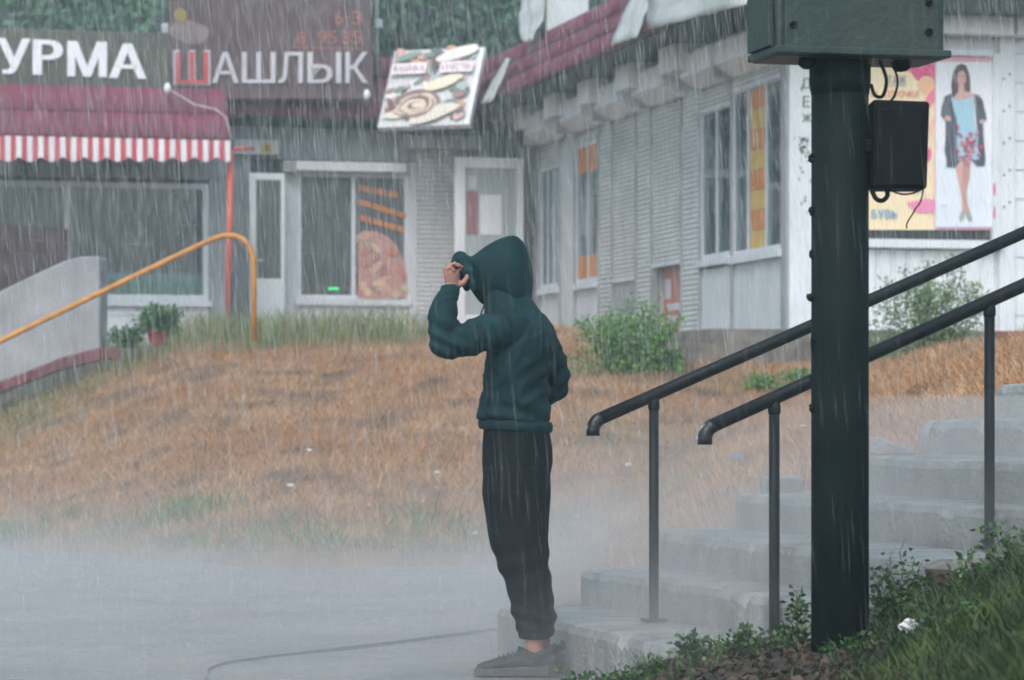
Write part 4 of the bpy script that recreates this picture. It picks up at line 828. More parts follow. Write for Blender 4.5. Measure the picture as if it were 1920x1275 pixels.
# taller green fringe along the crest and the kerbs
n = 9000; px_ = RNG.uniform(180, 800, n); Y = RNG.uniform(32.6, 36, n); X = (px_ - 960) / F * Y; Z = gz(X, Y); dens = np.interp(px_, [180, 350, 400, 560, 760, 800], [0.25, 0.45, 1, 0.85, 1, 0.4]) * (0.55 + vn(X, Y, 1.3, 4)); kp = RNG.random(n) < dens
X, Y, Z = X[kp], Y[kp], Z[kp]; n = len(X); C = np.array([0.14, 0.21, 0.075]) * RNG.uniform(0.6, 1.5, (n, 1)) * (1 - 0.0); mixy = (RNG.random(n) < 0.3)[:, None]; C = np.where(mixy, np.array([0.30, 0.22, 0.12]), C)
blades(n, X, Y, Z, RNG.uniform(0.2, 0.48, n), 0.45, RNG.uniform(0.006, 0.011, n), C, 'crest_grass', label='tall green grass along the crest in front of the bread shop', cat='grass', kind='stuff')
n = 7000; k = RNG.uniform(-0.17, 0.02, n); Y = RNG.uniform(0, 1.7, n); X0 = k * 22; Y = np.interp(X0, [-9, -6, -3.84, -1.35, -0.2, 0.3, 8], [28, 26, 24, 20.3, 21, 21, 21]) + 0.15 + Y; X = k * Y; Z = gz(X, Y); kp = RNG.random(n) < 0.08 + 1.2 * vn(X, Y, 1.1, 14); X, Y, Z = X[kp], Y[kp], Z[kp]; n = len(X)
blades(n, X, Y, Z, RNG.uniform(0.05, 0.21, n), 0.7, RNG.uniform(0.008, 0.016, n), np.array([0.11, 0.18, 0.05]) * RNG.uniform(0.6, 1.5, (n, 1)), 'verge_weeds', label='green weeds along the foot of the dry slope by the pavement', cat='weeds', kind='stuff')

def leaf_quads(B, D, L, W, C, name, parent=None, **kw):
    n = len(B); D = D / np.linalg.norm(D, axis=1, keepdims=True); r = RNG.normal(0, 1, (n, 3)); S = np.cross(D, r); S /= np.linalg.norm(S, axis=1, keepdims=True) + 1e-9
    m_ = B + D * (L * 0.45)[:, None]; w = (W * 0.5)[:, None]; U_ = np.cross(S, D) * w * 0.35
    V = np.stack([B, m_ + S * w + U_, B + D * L[:, None], m_ - S * w + U_], 1).reshape(-1, 3); i = np.arange(n) * 4
    return bulk(name, V, np.stack([i, i + 1, i + 2, i + 3], 1), np.repeat(C, 4, 0), M['leaf'], parent=parent, **kw)
def sprig_plant(name, label, cat, base, height, spread, nstem, nleaf, leafL, cols, dense=0, group=None, droop=0.25, rs=0.006, flat=0.6):
    root = thing(name, label, cat, base, group); sm = MB(); Bs, Ds = [], []; base = Vector(base)
    for s in range(nstem):
        a = random.uniform(0, 2 * math.pi); sp = spread * math.sqrt(random.random()); h = height * random.uniform(0.55, 1.0) * (1 - 0.35 * sp / max(spread, 1e-3)); b = base + Vector((math.cos(a), math.sin(a) * flat, 0)) * sp * 0.35
        tip = base + Vector((math.cos(a) * sp, math.sin(a) * sp * flat, h)); mid = b.lerp(tip, 0.5) + UP * h * 0.12; pts = []
        for q in range(7):
            t_ = q / 6; pts.append(b * (1 - t_) ** 2 + mid * 2 * t_ * (1 - t_) + tip * t_ * t_ + Vector((random.gauss(0, 0.012), random.gauss(0, 0.012), 0)))
        sm.tube(pts, [rs * (1 - 0.1 * q) for q in range(7)], 5)
        for l_ in range(nleaf):
            t_ = random.uniform(0.15, 1.0); i = min(int(t_ * 6), 5); p = pts[i].lerp(pts[i + 1], t_ * 6 - i); d = Vector((random.gauss(0, 1), random.gauss(0, 1), random.gauss(droop, 0.6))).normalized()
            Bs.append(p + d * random.uniform(0, leafL * 1.2)); Ds.append(d)
    sm.build('stems', M['stem'], root, smooth=True)
    for _ in range(dense):
        a = random.uniform(0, 2 * math.pi); r_ = math.sqrt(random.random()); z = random.random() ** 1.3 * height * 0.62
        Bs.append(base + Vector((math.cos(a) * r_ * spread * (1.05 - 0.4 * z / height), math.sin(a) * r_ * spread * flat, z))); Ds.append(Vector((random.gauss(0, 1), random.gauss(0, 1), random.gauss(0.2, 0.6))))
    n = len(Bs); c1, c2 = np.array(cols[0]), np.array(cols[1]); tt = RNG.random((n, 1)); C = (c1 * (1 - tt) + c2 * tt) * RNG.uniform(0.7, 1.3, (n, 1))
    leaf_quads(np.array([tuple(b) for b in Bs]), np.array([tuple(d) for d in Ds]), RNG.uniform(0.6, 1.2, n) * leafL, RNG.uniform(0.45, 0.7, n) * leafL, C, 'foliage', root); return root
gA, gB = (0.07, 0.20, 0.035), (0.21, 0.40, 0.09)
def on_hill(px, Y): X = (px - 960) / F * Y; return (X, Y, float(gz(np.array([X]), np.array([Y]))[0]))
sprig_plant('green_bush', 'leafy green bush growing against the pavilion wall behind the person', 'bush', on_hill(1175, 28.3), 0.80, 0.52, 52, 62, 0.04, (gA, gB), 1500)
sprig_plant('green_bush', 'low green shrub growing beside the dark bush under the red poster', 'bush', on_hill(1240, 28.5), 0.30, 0.22, 12, 40, 0.04, (gA, gB), 900)
sprig_plant('green_bush', 'sparse tall shrub with thin sprigs before the fashion poster', 'bush', on_hill(1745, 27.6), 1.05, 0.58, 30, 62, 0.042, ((0.09, 0.18, 0.05), (0.19, 0.30, 0.10)), 2600)
sprig_plant('green_bush', 'small green weed clump on the dry slope just right of the first handrail', 'bush', on_hill(1425, 27.5), 0.16, 0.16, 8, 30, 0.035, (gA, gB), 300)
sprig_plant('green_bush', 'grey-green weed clump half hidden behind the thick pole', 'bush', on_hill(1500, 27.5), 0.22, 0.22, 8, 30, 0.035, (gA, gB), 500)
pot = P(297, 650, 33.5); pt_ = thing('flower_pot', 'red plastic plant pot by the low kerb', 'pot', pot)
MB().tube([pot, pot + UP * 0.14, pot + UP * 0.145, pot + UP * 0.17], [0.09, 0.115, 0.13, 0.13], 14).build('vessel', M['redpot'], pt_, smooth=False); MB().tube([pot + UP * 0.15, pot + UP * 0.16], [0.105, 0.105], 14).build('earth', M['darksoil'], pt_)
sprig_plant('potted_plant', 'bushy green plant growing in the red pot', 'plant', pot + UP * 0.15, 0.34, 0.24, 16, 45, 0.06, (gA, (0.07, 0.17, 0.06)), 700)
sprig_plant('green_bush', 'trailing green plant between the parapet and the red pot', 'bush', P(235, 650, 33.4), 0.28, 0.2, 12, 40, 0.05, (gA, (0.08, 0.16, 0.07)), 260)

# near bank: grass, weeds and dead leaves
n = 36000; k = RNG.uniform(0.0, 0.185, n); Y = RNG.uniform(5.5, 10.75, n) ; X = k * Y; Z = bz(X, Y) + 0.03 * vn(X, Y, 1.6, 8) + 0.012 * vn(X, Y, 6, 2)
dn = np.interp(k, [0, 0.05, 0.095, 0.112, 0.125, 0.19], [0.18, 0.22, 0.12, 0.55, 1, 1]) * (0.8 + 0.8 * vn(X, Y, 2.2, 3)); kp = (RNG.random(n) < dn) & (Y < bcrest(k) + 0.12); X, Y, Z, k = X[kp], Y[kp], Z[kp], k[kp]; n = len(X)
t = np.clip(0.45 + vn(X, Y, 1.7, 17) * 1.3 + RNG.normal(0, 0.2, n), 0, 1)[:, None]; C = np.array([0.011, 0.038, 0.012]) * (1 - t) + np.array([0.062, 0.102, 0.02]) * t; C *= RNG.uniform(0.6, 1.3, (n, 1))
blades(n, X, Y, Z, RNG.uniform(0.03, 0.12, n) * np.interp(k, [0, 0.1, 0.13, 0.19], [0.7, 0.7, 1.0, 1.15]), 0.8, RNG.uniform(0.004, 0.009, n), C, 'bank_grass', label='green grass on the near bank around the pole', cat='grass', kind='stuff')
n = 2600; k = RNG.uniform(0.03, 0.125, n); Y = np.minimum(RNG.uniform(7.3, 10.6, n), bcrest(k)); X = k * Y; Z = bz(X, Y) + 0.03 * vn(X, Y, 1.6, 8) + 0.012 * vn(X, Y, 6, 2) + 0.008
Dv = RNG.normal(0, 1, (n, 3)) * np.array([1, 1, 0.15]); cs = np.array([[0.09, 0.055, 0.042], [0.05, 0.034, 0.028], [0.13, 0.085, 0.065], [0.035, 0.028, 0.022]])[RNG.integers(0, 4, n)]
leaf_quads(np.stack([X, Y, Z], 1), Dv, RNG.uniform(0.02, 0.05, n), RNG.uniform(0.015, 0.03, n), cs, 'fallen_leaves', label='brown dead leaves on the soil round the pole foot', cat='leaves', kind='stuff')
def on_bank(px, Y):
    Y = min(Y, float(bcrest((px - 960) / F)) - 0.06); X = (px - 960) / F * Y; return (X, Y, float(bz(np.array([X]), np.array([Y]))[0]) - 0.01)
dA, dB = (0.022, 0.07, 0.018), (0.075, 0.16, 0.04)
wd_ = [(1100, 10.3, 0.10, 0.10, 'at the left end of the bank by the heel of the person'), (1180, 10.2, 0.07, 0.10, 'on the bank below the first stair edge'), (1235, 10.3, 0.08, 0.1, 'on the bank just left of the handrail post line'), (1310, 10.4, 0.12, 0.08, 'with upright shoots between the two handrail posts'), (1370, 10.3, 0.08, 0.12, 'low on the bank left of the front handrail post'), (1425, 10.35, 0.10, 0.10, 'at the foot of the front handrail post'), (1498, 10.3, 0.24, 0.08, 'tall, just left of the thick pole'), (1560, 10.15, 0.12, 0.10, 'in front of the thick pole foot'),
       (1655, 10.2, 0.24, 0.11, 'just right of the thick pole foot'), (1690, 10.3, 0.30, 0.09, 'tallest, with round leaves right of the pole'), (1735, 10.0, 0.14, 0.12, 'bushy, in front of the dark stone'), (1600, 9.6, 0.08, 0.14, 'low in front of the pole'), (1790, 10.2, 0.14, 0.14, 'between the dark stone and the far post'), (1850, 9.7, 0.16, 0.16, 'at the right edge under the far post'), (1905, 10.2, 0.20, 0.14, 'tall, at the very right edge of the bank'), (1820, 8.8, 0.12, 0.2, 'lowest in the right corner')]
for px_, Y_, h_, s_, lab in wd_: sprig_plant('weed_plant', 'dark green weed ' + lab, 'weed', on_bank(px_, Y_), h_, s_, 9, 16, 0.026, (dA, dB), 60, 'weeds on the near bank', rs=0.0025)

# trees behind the roofs
def tree(label, x, Y, h, r, seed, c1, c2, nleaf=9000, thick=0.2):
    random.seed(seed); b = Vector((x, Y, 0.6)); t_ = thing('leafy_tree', label, 'tree', b, 'trees behind the shops'); tr = MB()
    tr.tube([b, b + UP * h * 0.3 + Vector((0.15, 0, 0)), b + UP * h * 0.6, b + UP * h * 0.85], [thick, thick * 0.8, thick * 0.5, thick * 0.15], 9); cl = []
    for q in range(15):
        a = random.uniform(0, 6.28); z = random.uniform(0.32, 0.95) * h; rr = r * math.sqrt(max(0.1, 1 - ((z / h - 0.6) / 0.45) ** 2)) * random.uniform(0.5, 1.0)
        c = b + Vector((math.cos(a) * rr, math.sin(a) * rr * 0.8, z)); cl.append((c, random.uniform(0.5, 1.0) * r * 0.5)); tr.tube([b + UP * z * 0.6, (b + UP * z * 0.8).lerp(c, 0.5), c], [thick * 0.35, thick * 0.22, 0.02], 6)
    tr.build('trunk', M['bark'], t_, smooth=True)
    ci = RNG.integers(0, len(cl), nleaf); cc = np.array([tuple(c[0]) for c in cl])[ci]; cr = np.array([c[1] for c in cl])[ci]; d = RNG.normal(0, 1, (nleaf, 3)); d /= np.linalg.norm(d, axis=1, keepdims=True)
    B = cc + d * (cr * RNG.random(nleaf) ** 0.45)[:, None]; tt = np.clip(RNG.random(nleaf) * 0.6 + 0.4 * np.array([random.random() for _ in cl])[ci], 0, 1)[:, None]; C = np.array(c1) * (1 - tt) + np.array(c2) * tt
    leaf_quads(B, d + np.array([0, 0, -0.4]), RNG.uniform(0.12, 0.24, nleaf), RNG.uniform(0.09, 0.16, nleaf), C, 'crown', t_)
tg1, tg2 = (0.04, 0.12, 0.07), (0.11, 0.24, 0.11)
for i, (x, Y_, h, r, lab) in enumerate([(-8.6, 52, 9.5, 2.6, 'dark green tree behind the olive roof sign at the left edge'), (-5.9, 50.5, 9.8, 2.5, 'dark green tree behind the right end of the olive roof sign'), (-1.6, 51, 9.6, 2.5, 'dense green tree behind the leaning food billboard'), (-3.6, 54, 9.5, 2.5, 'dense green tree behind the brown roof sign'), (0.9, 53, 10.0, 2.6, 'dark green tree behind the crumpled white banner'), (-7.4, 58, 12, 3.3, 'tall dark tree in the second row at the left'), (-1.9, 59, 12.5, 3.4, 'tall dark tree in the second row behind the billboard'), (2.4, 60, 12.5, 3.3, 'tall dark tree in the second row behind the right roof')]):
    tree(lab, x, Y_, h, r, 40 + i, tg1, tg2, 11000 if i < 5 else 9000)
random.seed(99)
grid('wooded_slope', np.linspace(-60, 60, 60), np.linspace(64, 110, 30), lambda X, Y: (Y - 64) * 0.75 + 1.5 * nz(X, Y, 0.25) + 0.7 * nz(X, Y, 1.1), mat('wooded_slope_green', (0.03, 0.065, 0.03), (0.015, 0.035, 0.018), 1.2, 0.9, 0.8, 3), kind='structure')

# ---------------------------------------------------------------- small things
def rubble(name, label, c, h, rot, m, cat='rubble'):
    mb = MB(); ax = (Vector((math.cos(rot), math.sin(rot), 0)), Vector((-math.sin(rot), math.cos(rot), 0.08)).normalized(), UP); mb.box(c, h, ax)
    for v in mb.v: v += Vector((random.gauss(0, 1), random.gauss(0, 1), random.gauss(0, 1))) * min(h) * 0.16
    return mb.build(name, M[m], None, bevel=min(h) * 0.12, label=label, cat=cat)
rubble('concrete_block', 'grey concrete block lying at the back end of the fourth stair', spt(0.86, 0.10, 0.69 + 0.03), (0.075, 0.07, 0.032), 0.2, 'concrete', 'block')
rubble('broken_brick', 'small brown brick piece showing just left of the thick pole', spt(0.88, 0.62, 0.69 + 0.022), (0.04, 0.05, 0.022), 0.4, 'brick', 'brick')
def shard(label, base, pts):
    mb = MB(); q = [base + Vector((x, 0, z)) for x, z in pts]; mb.loft([q, [p + Vector((0.02, 0.07, 0)) for p in q]]); mb.build('broken_slab', M['concrete'], None, bevel=0.006, label=label, cat='rubble', group='broken slabs on the stairs')
b_ = spt(1.26, 0.05, 0.845); shard('upright grey slab fragment by the back end of the fifth stair', b_, [(-0.10, 0), (-0.035, 0), (-0.045, 0.07), (-0.075, 0.085), (-0.10, 0.06)])
shard('flat triangular slab fragment leaning on the fifth stair', b_ + Vector((0.05, -0.04, 0)), [(-0.06, 0), (0.14, 0), (0.10, 0.025), (-0.03, 0.075), (-0.06, 0.07)])
rubble('dark_stone', 'dark square stone at the bank edge beside the far handrail post', P(1772, 1092, 9.95), (0.05, 0.05, 0.042), 0.1, 'darksoil', 'stone')
rubble('grey_stone', 'pale flat stone beside the dark square stone', P(1812, 1080, 9.98), (0.04, 0.05, 0.018), 0.5, 'concrete', 'stone')
def crumple(label, c, r, m, flat=0.45):
    mb = MB(); mb.blob(c, (r, r * 0.7, r * flat), 8, 6, jitter=0.45); mb.build('litter_scrap', M[m], None, label=label, cat='litter', group='litter on the slope')
for px_, Y_, r, m, lab in ((1384, 20.5, 0.045, 'litterblue', 'blue plastic scrap on the slope between the two handrails'), (1505, 21, 0.03, 'litterwhite', 'white scrap just left of the thick pole'), (892, 21.3, 0.03, 'litterwhite', 'white scrap at the foot of the slope left of the trousers'), (1178, 23.5, 0.04, 'litterwhite', 'white scrap near the elbow of the far handrail'), (820, 23.3, 0.03, 'litterwhite', 'white scrap on the dry grass left of the knees'), (580, 24.3, 0.035, 'litterwhite', 'white scrap in the middle of the dry slope'), (1310, 24.5, 0.035, 'litterwhite', 'white scrap on the dry grass above the near elbow'), (545, 22.8, 0.04, 'litterwhite', 'pale paper low on the dry slope'), (1082, 21.8, 0.025, 'litterwhite', 'white speck of paper right of the trousers')):
    x_, y_, z_ = on_hill(px_, Y_); crumple(lab, (x_, y_, z_ + 0.09), r * (0.7 if m == 'litterwhite' else 0.9), m)
x_, y_, z_ = on_bank(1705, 9.3); crumple('crumpled white and blue packet in the near grass', (x_, y_, z_ + 0.05), 0.024, 'litterwhite', 0.9)

# ---------------------------------------------------------------- the person
random.seed(5)
M['skin'] = mat('skin', (0.36, 0.185, 0.145), (0.30, 0.14, 0.11), 30, 0.5)
M['hoodie'] = mat('dark_teal_sweatshirt', (0.0055, 0.031, 0.036), (0.004, 0.022, 0.026), 5, 0.75, 0.12, 160, stain=(0.011, 0.062, 0.066), stain_amt=0.8, spec=0.2)
M['trouser'] = mat('dark_trousers', (0.005, 0.009, 0.012), (0.0035, 0.006, 0.009), 5, 0.75, 0.12, 160, spec=0.15)
M['shoe'] = mat('grey_mesh_shoe', (0.05, 0.056, 0.06), (0.028, 0.032, 0.035), 30, 0.6, 0.4, 120)
M['sole'] = mat('dark_shoe_sole', (0.10, 0.105, 0.11), None, 20, 0.6)
PX, PY = 0.052, 12.4
def L(x, y, z): return Vector((PX + x, PY + y, z))
def ring(cx, cy, z, ax, ay, n=24, rot=0.0, tilt=0.0, p=2.0):
    out = []
    for k in range(n):
        t = 2 * math.pi * k / n; c, s = math.cos(t), math.sin(t); x = ax * math.copysign(abs(c) ** (2 / p), c); y = ay * math.copysign(abs(s) ** (2 / p), s)
        out.append(L(cx + x * math.cos(rot) - y * math.sin(rot), cy + x * math.sin(rot) + y * math.cos(rot), z + tilt * x))
    return out
def limb(mb, pts, rad, n=16, sub=5):
    """smooth tapered limb through joints"""
    w = [L(*p) for p in pts]; out, rr = [], []
    for i in range(len(w) - 1):
        p0, p1, p2, p3 = w[max(i - 1, 0)], w[i], w[i + 1], w[min(i + 2, len(w) - 1)]
        for k in range(sub):
            t = k / sub; out.append(0.5 * ((2 * p1) + (p2 - p0) * t + (2 * p0 - 5 * p1 + 4 * p2 - p3) * t * t + (3 * p1 - p0 - 3 * p2 + p3) * t ** 3)); rr.append(rad[i] + (rad[i + 1] - rad[i]) * t)
    out.append(w[-1]); rr.append(rad[-1]); mb.tube(out, rr, n)
    d0 = (out[0]); mb.blob(out[0], (rr[0],) * 3, 14, 9); mb.blob(out[-1], (rr[-1] * 0.98,) * 3, 14, 9)
def fuse(mb, name, m, parent, voxel, smooth=6, disp=None, **kw):
    """one continuous skin over all the pieces of a body or garment"""
    o = mb.build(name, m, parent, smooth=True, **kw)
    r = o.modifiers.new('fuse', 'REMESH'); r.mode = 'VOXEL'; r.voxel_size = voxel; r.use_smooth_shade = True
    s = o.modifiers.new('relax', 'SMOOTH'); s.factor = 0.5; s.iterations = smooth
    dg = bpy.context.evaluated_depsgraph_get(); dg.update(); me = bpy.data.meshes.new_from_object(o.evaluated_get(dg)); o.modifiers.clear(); old = o.data; o.data = me; bpy.data.meshes.remove(old)
    if disp is not None:
        off = wloc(o)
        nn = [v.normal.copy() for v in me.vertices]
        for v, q in zip(me.vertices, nn): v.co += q * disp(v.co + off - Vector((PX, PY, 0)))
    me.polygons.foreach_set('use_smooth', [True] * len(me.polygons)); me.update(); return o
# body: one continuous figure, mostly under the clothes
bd = MB()
bd.loft([ring(-0.035, 0, z, a, b) for z, a, b in ((0.80, 0.10, 0.14), (0.90, 0.105, 0.15), (1.0, 0.10, 0.14), (1.12, 0.10, 0.145), (1.25, 0.10, 0.145), (1.34, 0.085, 0.125), (1.39, 0.06, 0.09), (1.44, 0.05, 0.055))])
limb(bd, [(-0.06, 0.0, 1.38), (-0.075, 0.01, 1.46), (-0.08, 0.01, 1.50)], [0.055, 0.052, 0.052])
yaw = R(20); fwd = Vector((-math.cos(yaw), math.sin(yaw), 0)); lef = Vector((-math.sin(yaw), -math.cos(yaw), 0))
hc = L(-0.085, 0.012, 1.565)
Rz = Matrix.Rotation(-yaw, 3, 'Z')
bd.blob(hc, (0.095, 0.074, 0.112), 20, 14, Rz); bd.blob(hc + fwd * 0.028 - UP * 0.055, (0.062, 0.055, 0.06), 16, 10, Rz)
bd.loft([[hc + fwd * (0.090 + f * 0.030) + lef * (s * w) + UP * z for s, z in ((-1, z0 - 0.006), (1, z0 - 0.006), (0.4, z0 + 0.008), (-0.4, z0 + 0.008))] for f, w, z0 in ((-0.4, 0.018, -0.016), (0.3, 0.014, -0.018), (0.75, 0.008, -0.024))])
bd.blob(hc + fwd * 0.079 - UP * 0.063, (0.012, 0.022, 0.009), 10, 6, Rz); bd.blob(hc + fwd * 0.074 - UP * 0.098, (0.018, 0.022, 0.016), 10, 6, Rz)
for s in (-1, 1): bd.blob(hc + lef * (0.072 * s) - UP * 0.005 + fwd * 0.0, (0.018, 0.008, 0.03), 10, 6, Rz); bd.blob(hc + fwd * 0.078 + lef * (0.032 * s) + UP * 0.016, (0.014, 0.02, 0.008), 10, 6, Rz)
for y, dx in ((-0.085, -0.012), (0.085, 0.014)):
    limb(bd, [(-0.035, y, 0.84), (-0.025 + dx, y, 0.62), (0.005 + dx, y, 0.44), (0.04 + dx, y, 0.25), (0.047 + dx, y * 0.9, 0.13), (0.045 + dx, y * 0.9, 0.07)], [0.085, 0.072, 0.055, 0.050, 0.036, 0.036])
    limb(bd, [(0.06 + dx, y * 0.9, 0.05), (-0.04 + dx, y * 0.95, 0.04), (-0.10 + dx, y, 0.03)], [0.038, 0.034, 0.024])
limb(bd, [(-0.04, -0.125, 1.33), (-0.19, -0.20, 1.30), (-0.318, -0.215, 1.265)], [0.036, 0.036, 0.034]); limb(bd, [(-0.318, -0.215, 1.265), (-0.312, -0.18, 1.39), (-0.288, -0.14, 1.485)], [0.038, 0.036, 0.026])
limb(bd, [(0.03, 0.13, 1.33), (0.09, 0.175, 1.22), (0.125, 0.19, 1.12)], [0.036, 0.036, 0.034]); limb(bd, [(0.125, 0.19, 1.12), (0.0, 0.17, 1.06), (-0.12, 0.10, 1.04)], [0.038, 0.034, 0.03]); bd.blob(L(-0.145, 0.06, 1.04), (0.04, 0.045, 0.035), 12, 8)
# raised hand pinching the hood rim
pw = Vector((0.72, 0.69, 0)).normalized(); pn = Vector((-0.69, 0.72, 0)); pc = L(-0.282, -0.128, 1.520)
wr = L(-0.288, -0.14, 1.485)
bd.loft([[wr + pw * (0.026 * math.cos(t)) + pn * (0.019 * math.sin(t)) - UP * 0.01 for t in [k * 0.5236 for k in range(12)]], [pc + pw * (0.034 * math.cos(t)) + pn * (0.017 * math.sin(t)) - UP * 0.012 for t in [k * 0.5236 for k in range(12)]], [pc + pw * (0.040 * math.cos(t)) + pn * (0.016 * math.sin(t)) + UP * 0.022 for t in [k * 0.5236 for k in range(12)]], [pc + pw * (0.037 * math.cos(t)) + pn * (0.012 * math.sin(t)) + UP * 0.036 for t in [k * 0.5236 for k in range(12)]]])
for k, (off, l1, l2, l3) in enumerate(((-0.030, 0.030, 0.022, 0.017), (-0.010, 0.035, 0.025, 0.018), (0.011, 0.033, 0.023, 0.018), (0.030, 0.026, 0.018, 0.015))):
    b0 = pc + pw * off + UP * (0.030 - 14 * off * off); k1 = b0 + UP * l1 * 0.85 + pn * 0.004 - pw * 0.004; k2 = k1 + Vector((0.72, 0.18, 0.25)).normalized() * l2; k3 = k2 + Vector((0.75, 0.1, -0.55)).normalized() * l3
    r0 = 0.0092 - 0.0006 * k; bd.tube([b0 - UP * 0.01, k1, k2, k3], [r0, r0 * 0.98, r0 * 0.9, r0 * 0.78], 10); bd.blob(k1, (r0 * 1.04,) * 3, 10, 7); bd.blob(k2, (r0 * 0.93,) * 3, 10, 7); bd.blob(k3, (r0 * 0.8,) * 3, 10, 7)
t0 = pc + pw * 0.026 - UP * 0.018 - pn * 0.006; t1 = t0 + Vector((0.022, 0.0, 0.012)); t2 = t1 + Vector((0.014, 0.004, 0.022)); t3 = t2 + Vector((-0.001, 0.004, 0.022))
bd.tube([t0, t1, t2, t3], [0.014, 0.0115, 0.010, 0.008], 10); bd.blob(t1, (0.0118,) * 3, 10, 7); bd.blob(t2, (0.0102,) * 3, 10, 7); bd.blob(t3, (0.0082,) * 3, 10, 7)
person = fuse(bd, 'person', M['skin'], None, 0.0042, 2); tag(person, 'person in a dark teal hooded sweatshirt and black joggers, one hand raised to the hood', 'person')
# sweatshirt
def folds(p):
    a = 0.0
    a += 0.010 * noise.noise(Vector((p.x * 7 + p.z * 4, p.y * 7, p.z * 9)))
    a += 0.008 * math.sin(42 * (p.z * 0.55 + p.x * 0.9) + 3 * noise.noise(p * 6)) * max(0, min(1, (1.30 - p.z) * 4)) * max(0, 0.4 + noise.noise(p * 4 + Vector((3, 3, 3))))
    e = math.exp(-((p.x + 0.30) ** 2 + (p.z - 1.30) ** 2) / 0.006); a += 0.010 * e * math.sin(95 * (p.z + 0.5 * p.x))
    e = math.exp(-((p.x - 0.10) ** 2 + (p.z - 1.14) ** 2) / 0.01); a += 0.010 * e * math.sin(80 * (p.z - 0.7 * p.x))
    e = math.exp(-((p.x + 0.12) ** 2 + (p.z - 1.31) ** 2) / 0.006); a += 0.010 * e * math.sin(70 * (p.x + 0.4 * p.z))
    e = math.exp(-((p.z - 1.0) ** 2) / 0.003); a += 0.009 * e * math.sin(60 * (p.z + 0.25 * p.x) + 5 * noise.noise(p * 5))
    r1 = max(0, 1 - 5 * abs(noise.noise(Vector((p.x * 7 + 2 * p.z, p.y * 5, p.z * 11))))); r2 = max(0, 1 - 6 * abs(noise.noise(Vector((p.x * 13, p.y * 11 + 7, p.z * 8 - 5 * p.x)))))
    a += 0.006 * r1 ** 2 + 0.004 * r2 ** 2 - 0.003
    return a
hd = MB(); tw = R(-18)
hd.loft([ring(cx, 0.0, z, a, b, 28, tw * 0.6, tl, 2.3) for z, cx, a, b, tl in ((0.975, -0.038, 0.130, 0.155, -0.06), (1.00, -0.040, 0.142, 0.17, -0.06), (1.05, -0.040, 0.130, 0.17, -0.04), (1.12, -0.034, 0.124, 0.175, 0), (1.20, -0.024, 0.130, 0.185, 0), (1.27, -0.016, 0.138, 0.19, 0), (1.33, -0.020, 0.128, 0.185, 0.1), (1.37, -0.035, 0.110, 0.155, 0.2), (1.40, -0.055, 0.095, 0.115, 0.2), (1.43, -0.075, 0.085, 0.095, 0.2))])
limb(hd, [(-0.055, -0.135, 1.335), (-0.13, -0.175, 1.325), (-0.22, -0.20, 1.292), (-0.312, -0.215, 1.268)], [0.075, 0.072, 0.066, 0.054])
limb(hd, [(-0.314, -0.215, 1.272), (-0.316, -0.20, 1.34), (-0.310, -0.17, 1.42), (-0.296, -0.148, 1.465)], [0.055, 0.058, 0.052, 0.040])
limb(hd, [(0.025, 0.125, 1.335), (0.075, 0.165, 1.27), (0.110, 0.185, 1.19), (0.124, 0.19, 1.125)], [0.075, 0.070, 0.064, 0.056])
limb(hd, [(0.124, 0.19, 1.125), (0.04, 0.185, 1.085), (-0.06, 0.155, 1.05), (-0.135, 0.09, 1.04)], [0.056, 0.058, 0.055, 0.048])
hd.blob(L(-0.150, -0.02, 1.045), (0.042, 0.09, 0.055), 14, 9)        # fist pushing out the front pocket
hd.blob(L(-0.155, -0.03, 0.995), (0.030, 0.10, 0.035), 14, 9)
hoodie = fuse(hd, 'hoodie', M['hoodie'], person, 0.0085, 4, folds)
mb = MB(); mb.loft([ring(-0.038, 0, z, a, b, 36, tw * 0.6, -0.06, 2.3) for z, a, b in ((0.944, 0.136, 0.160), (0.952, 0.141, 0.165), (0.972, 0.143, 0.167), (0.986, 0.136, 0.160))]); mb.build('hem_band', M['hoodie'], hoodie, smooth=True)
mb = MB(); mb.tube([L(-0.298, -0.152, 1.450), L(-0.296, -0.149, 1.458), L(-0.290, -0.142, 1.478), L(-0.288, -0.140, 1.494), L(-0.288, -0.139, 1.498)], [0.036, 0.0395, 0.038, 0.037, 0.031], 20); mb.build('cuff', M['hoodie'], hoodie, smooth=True)
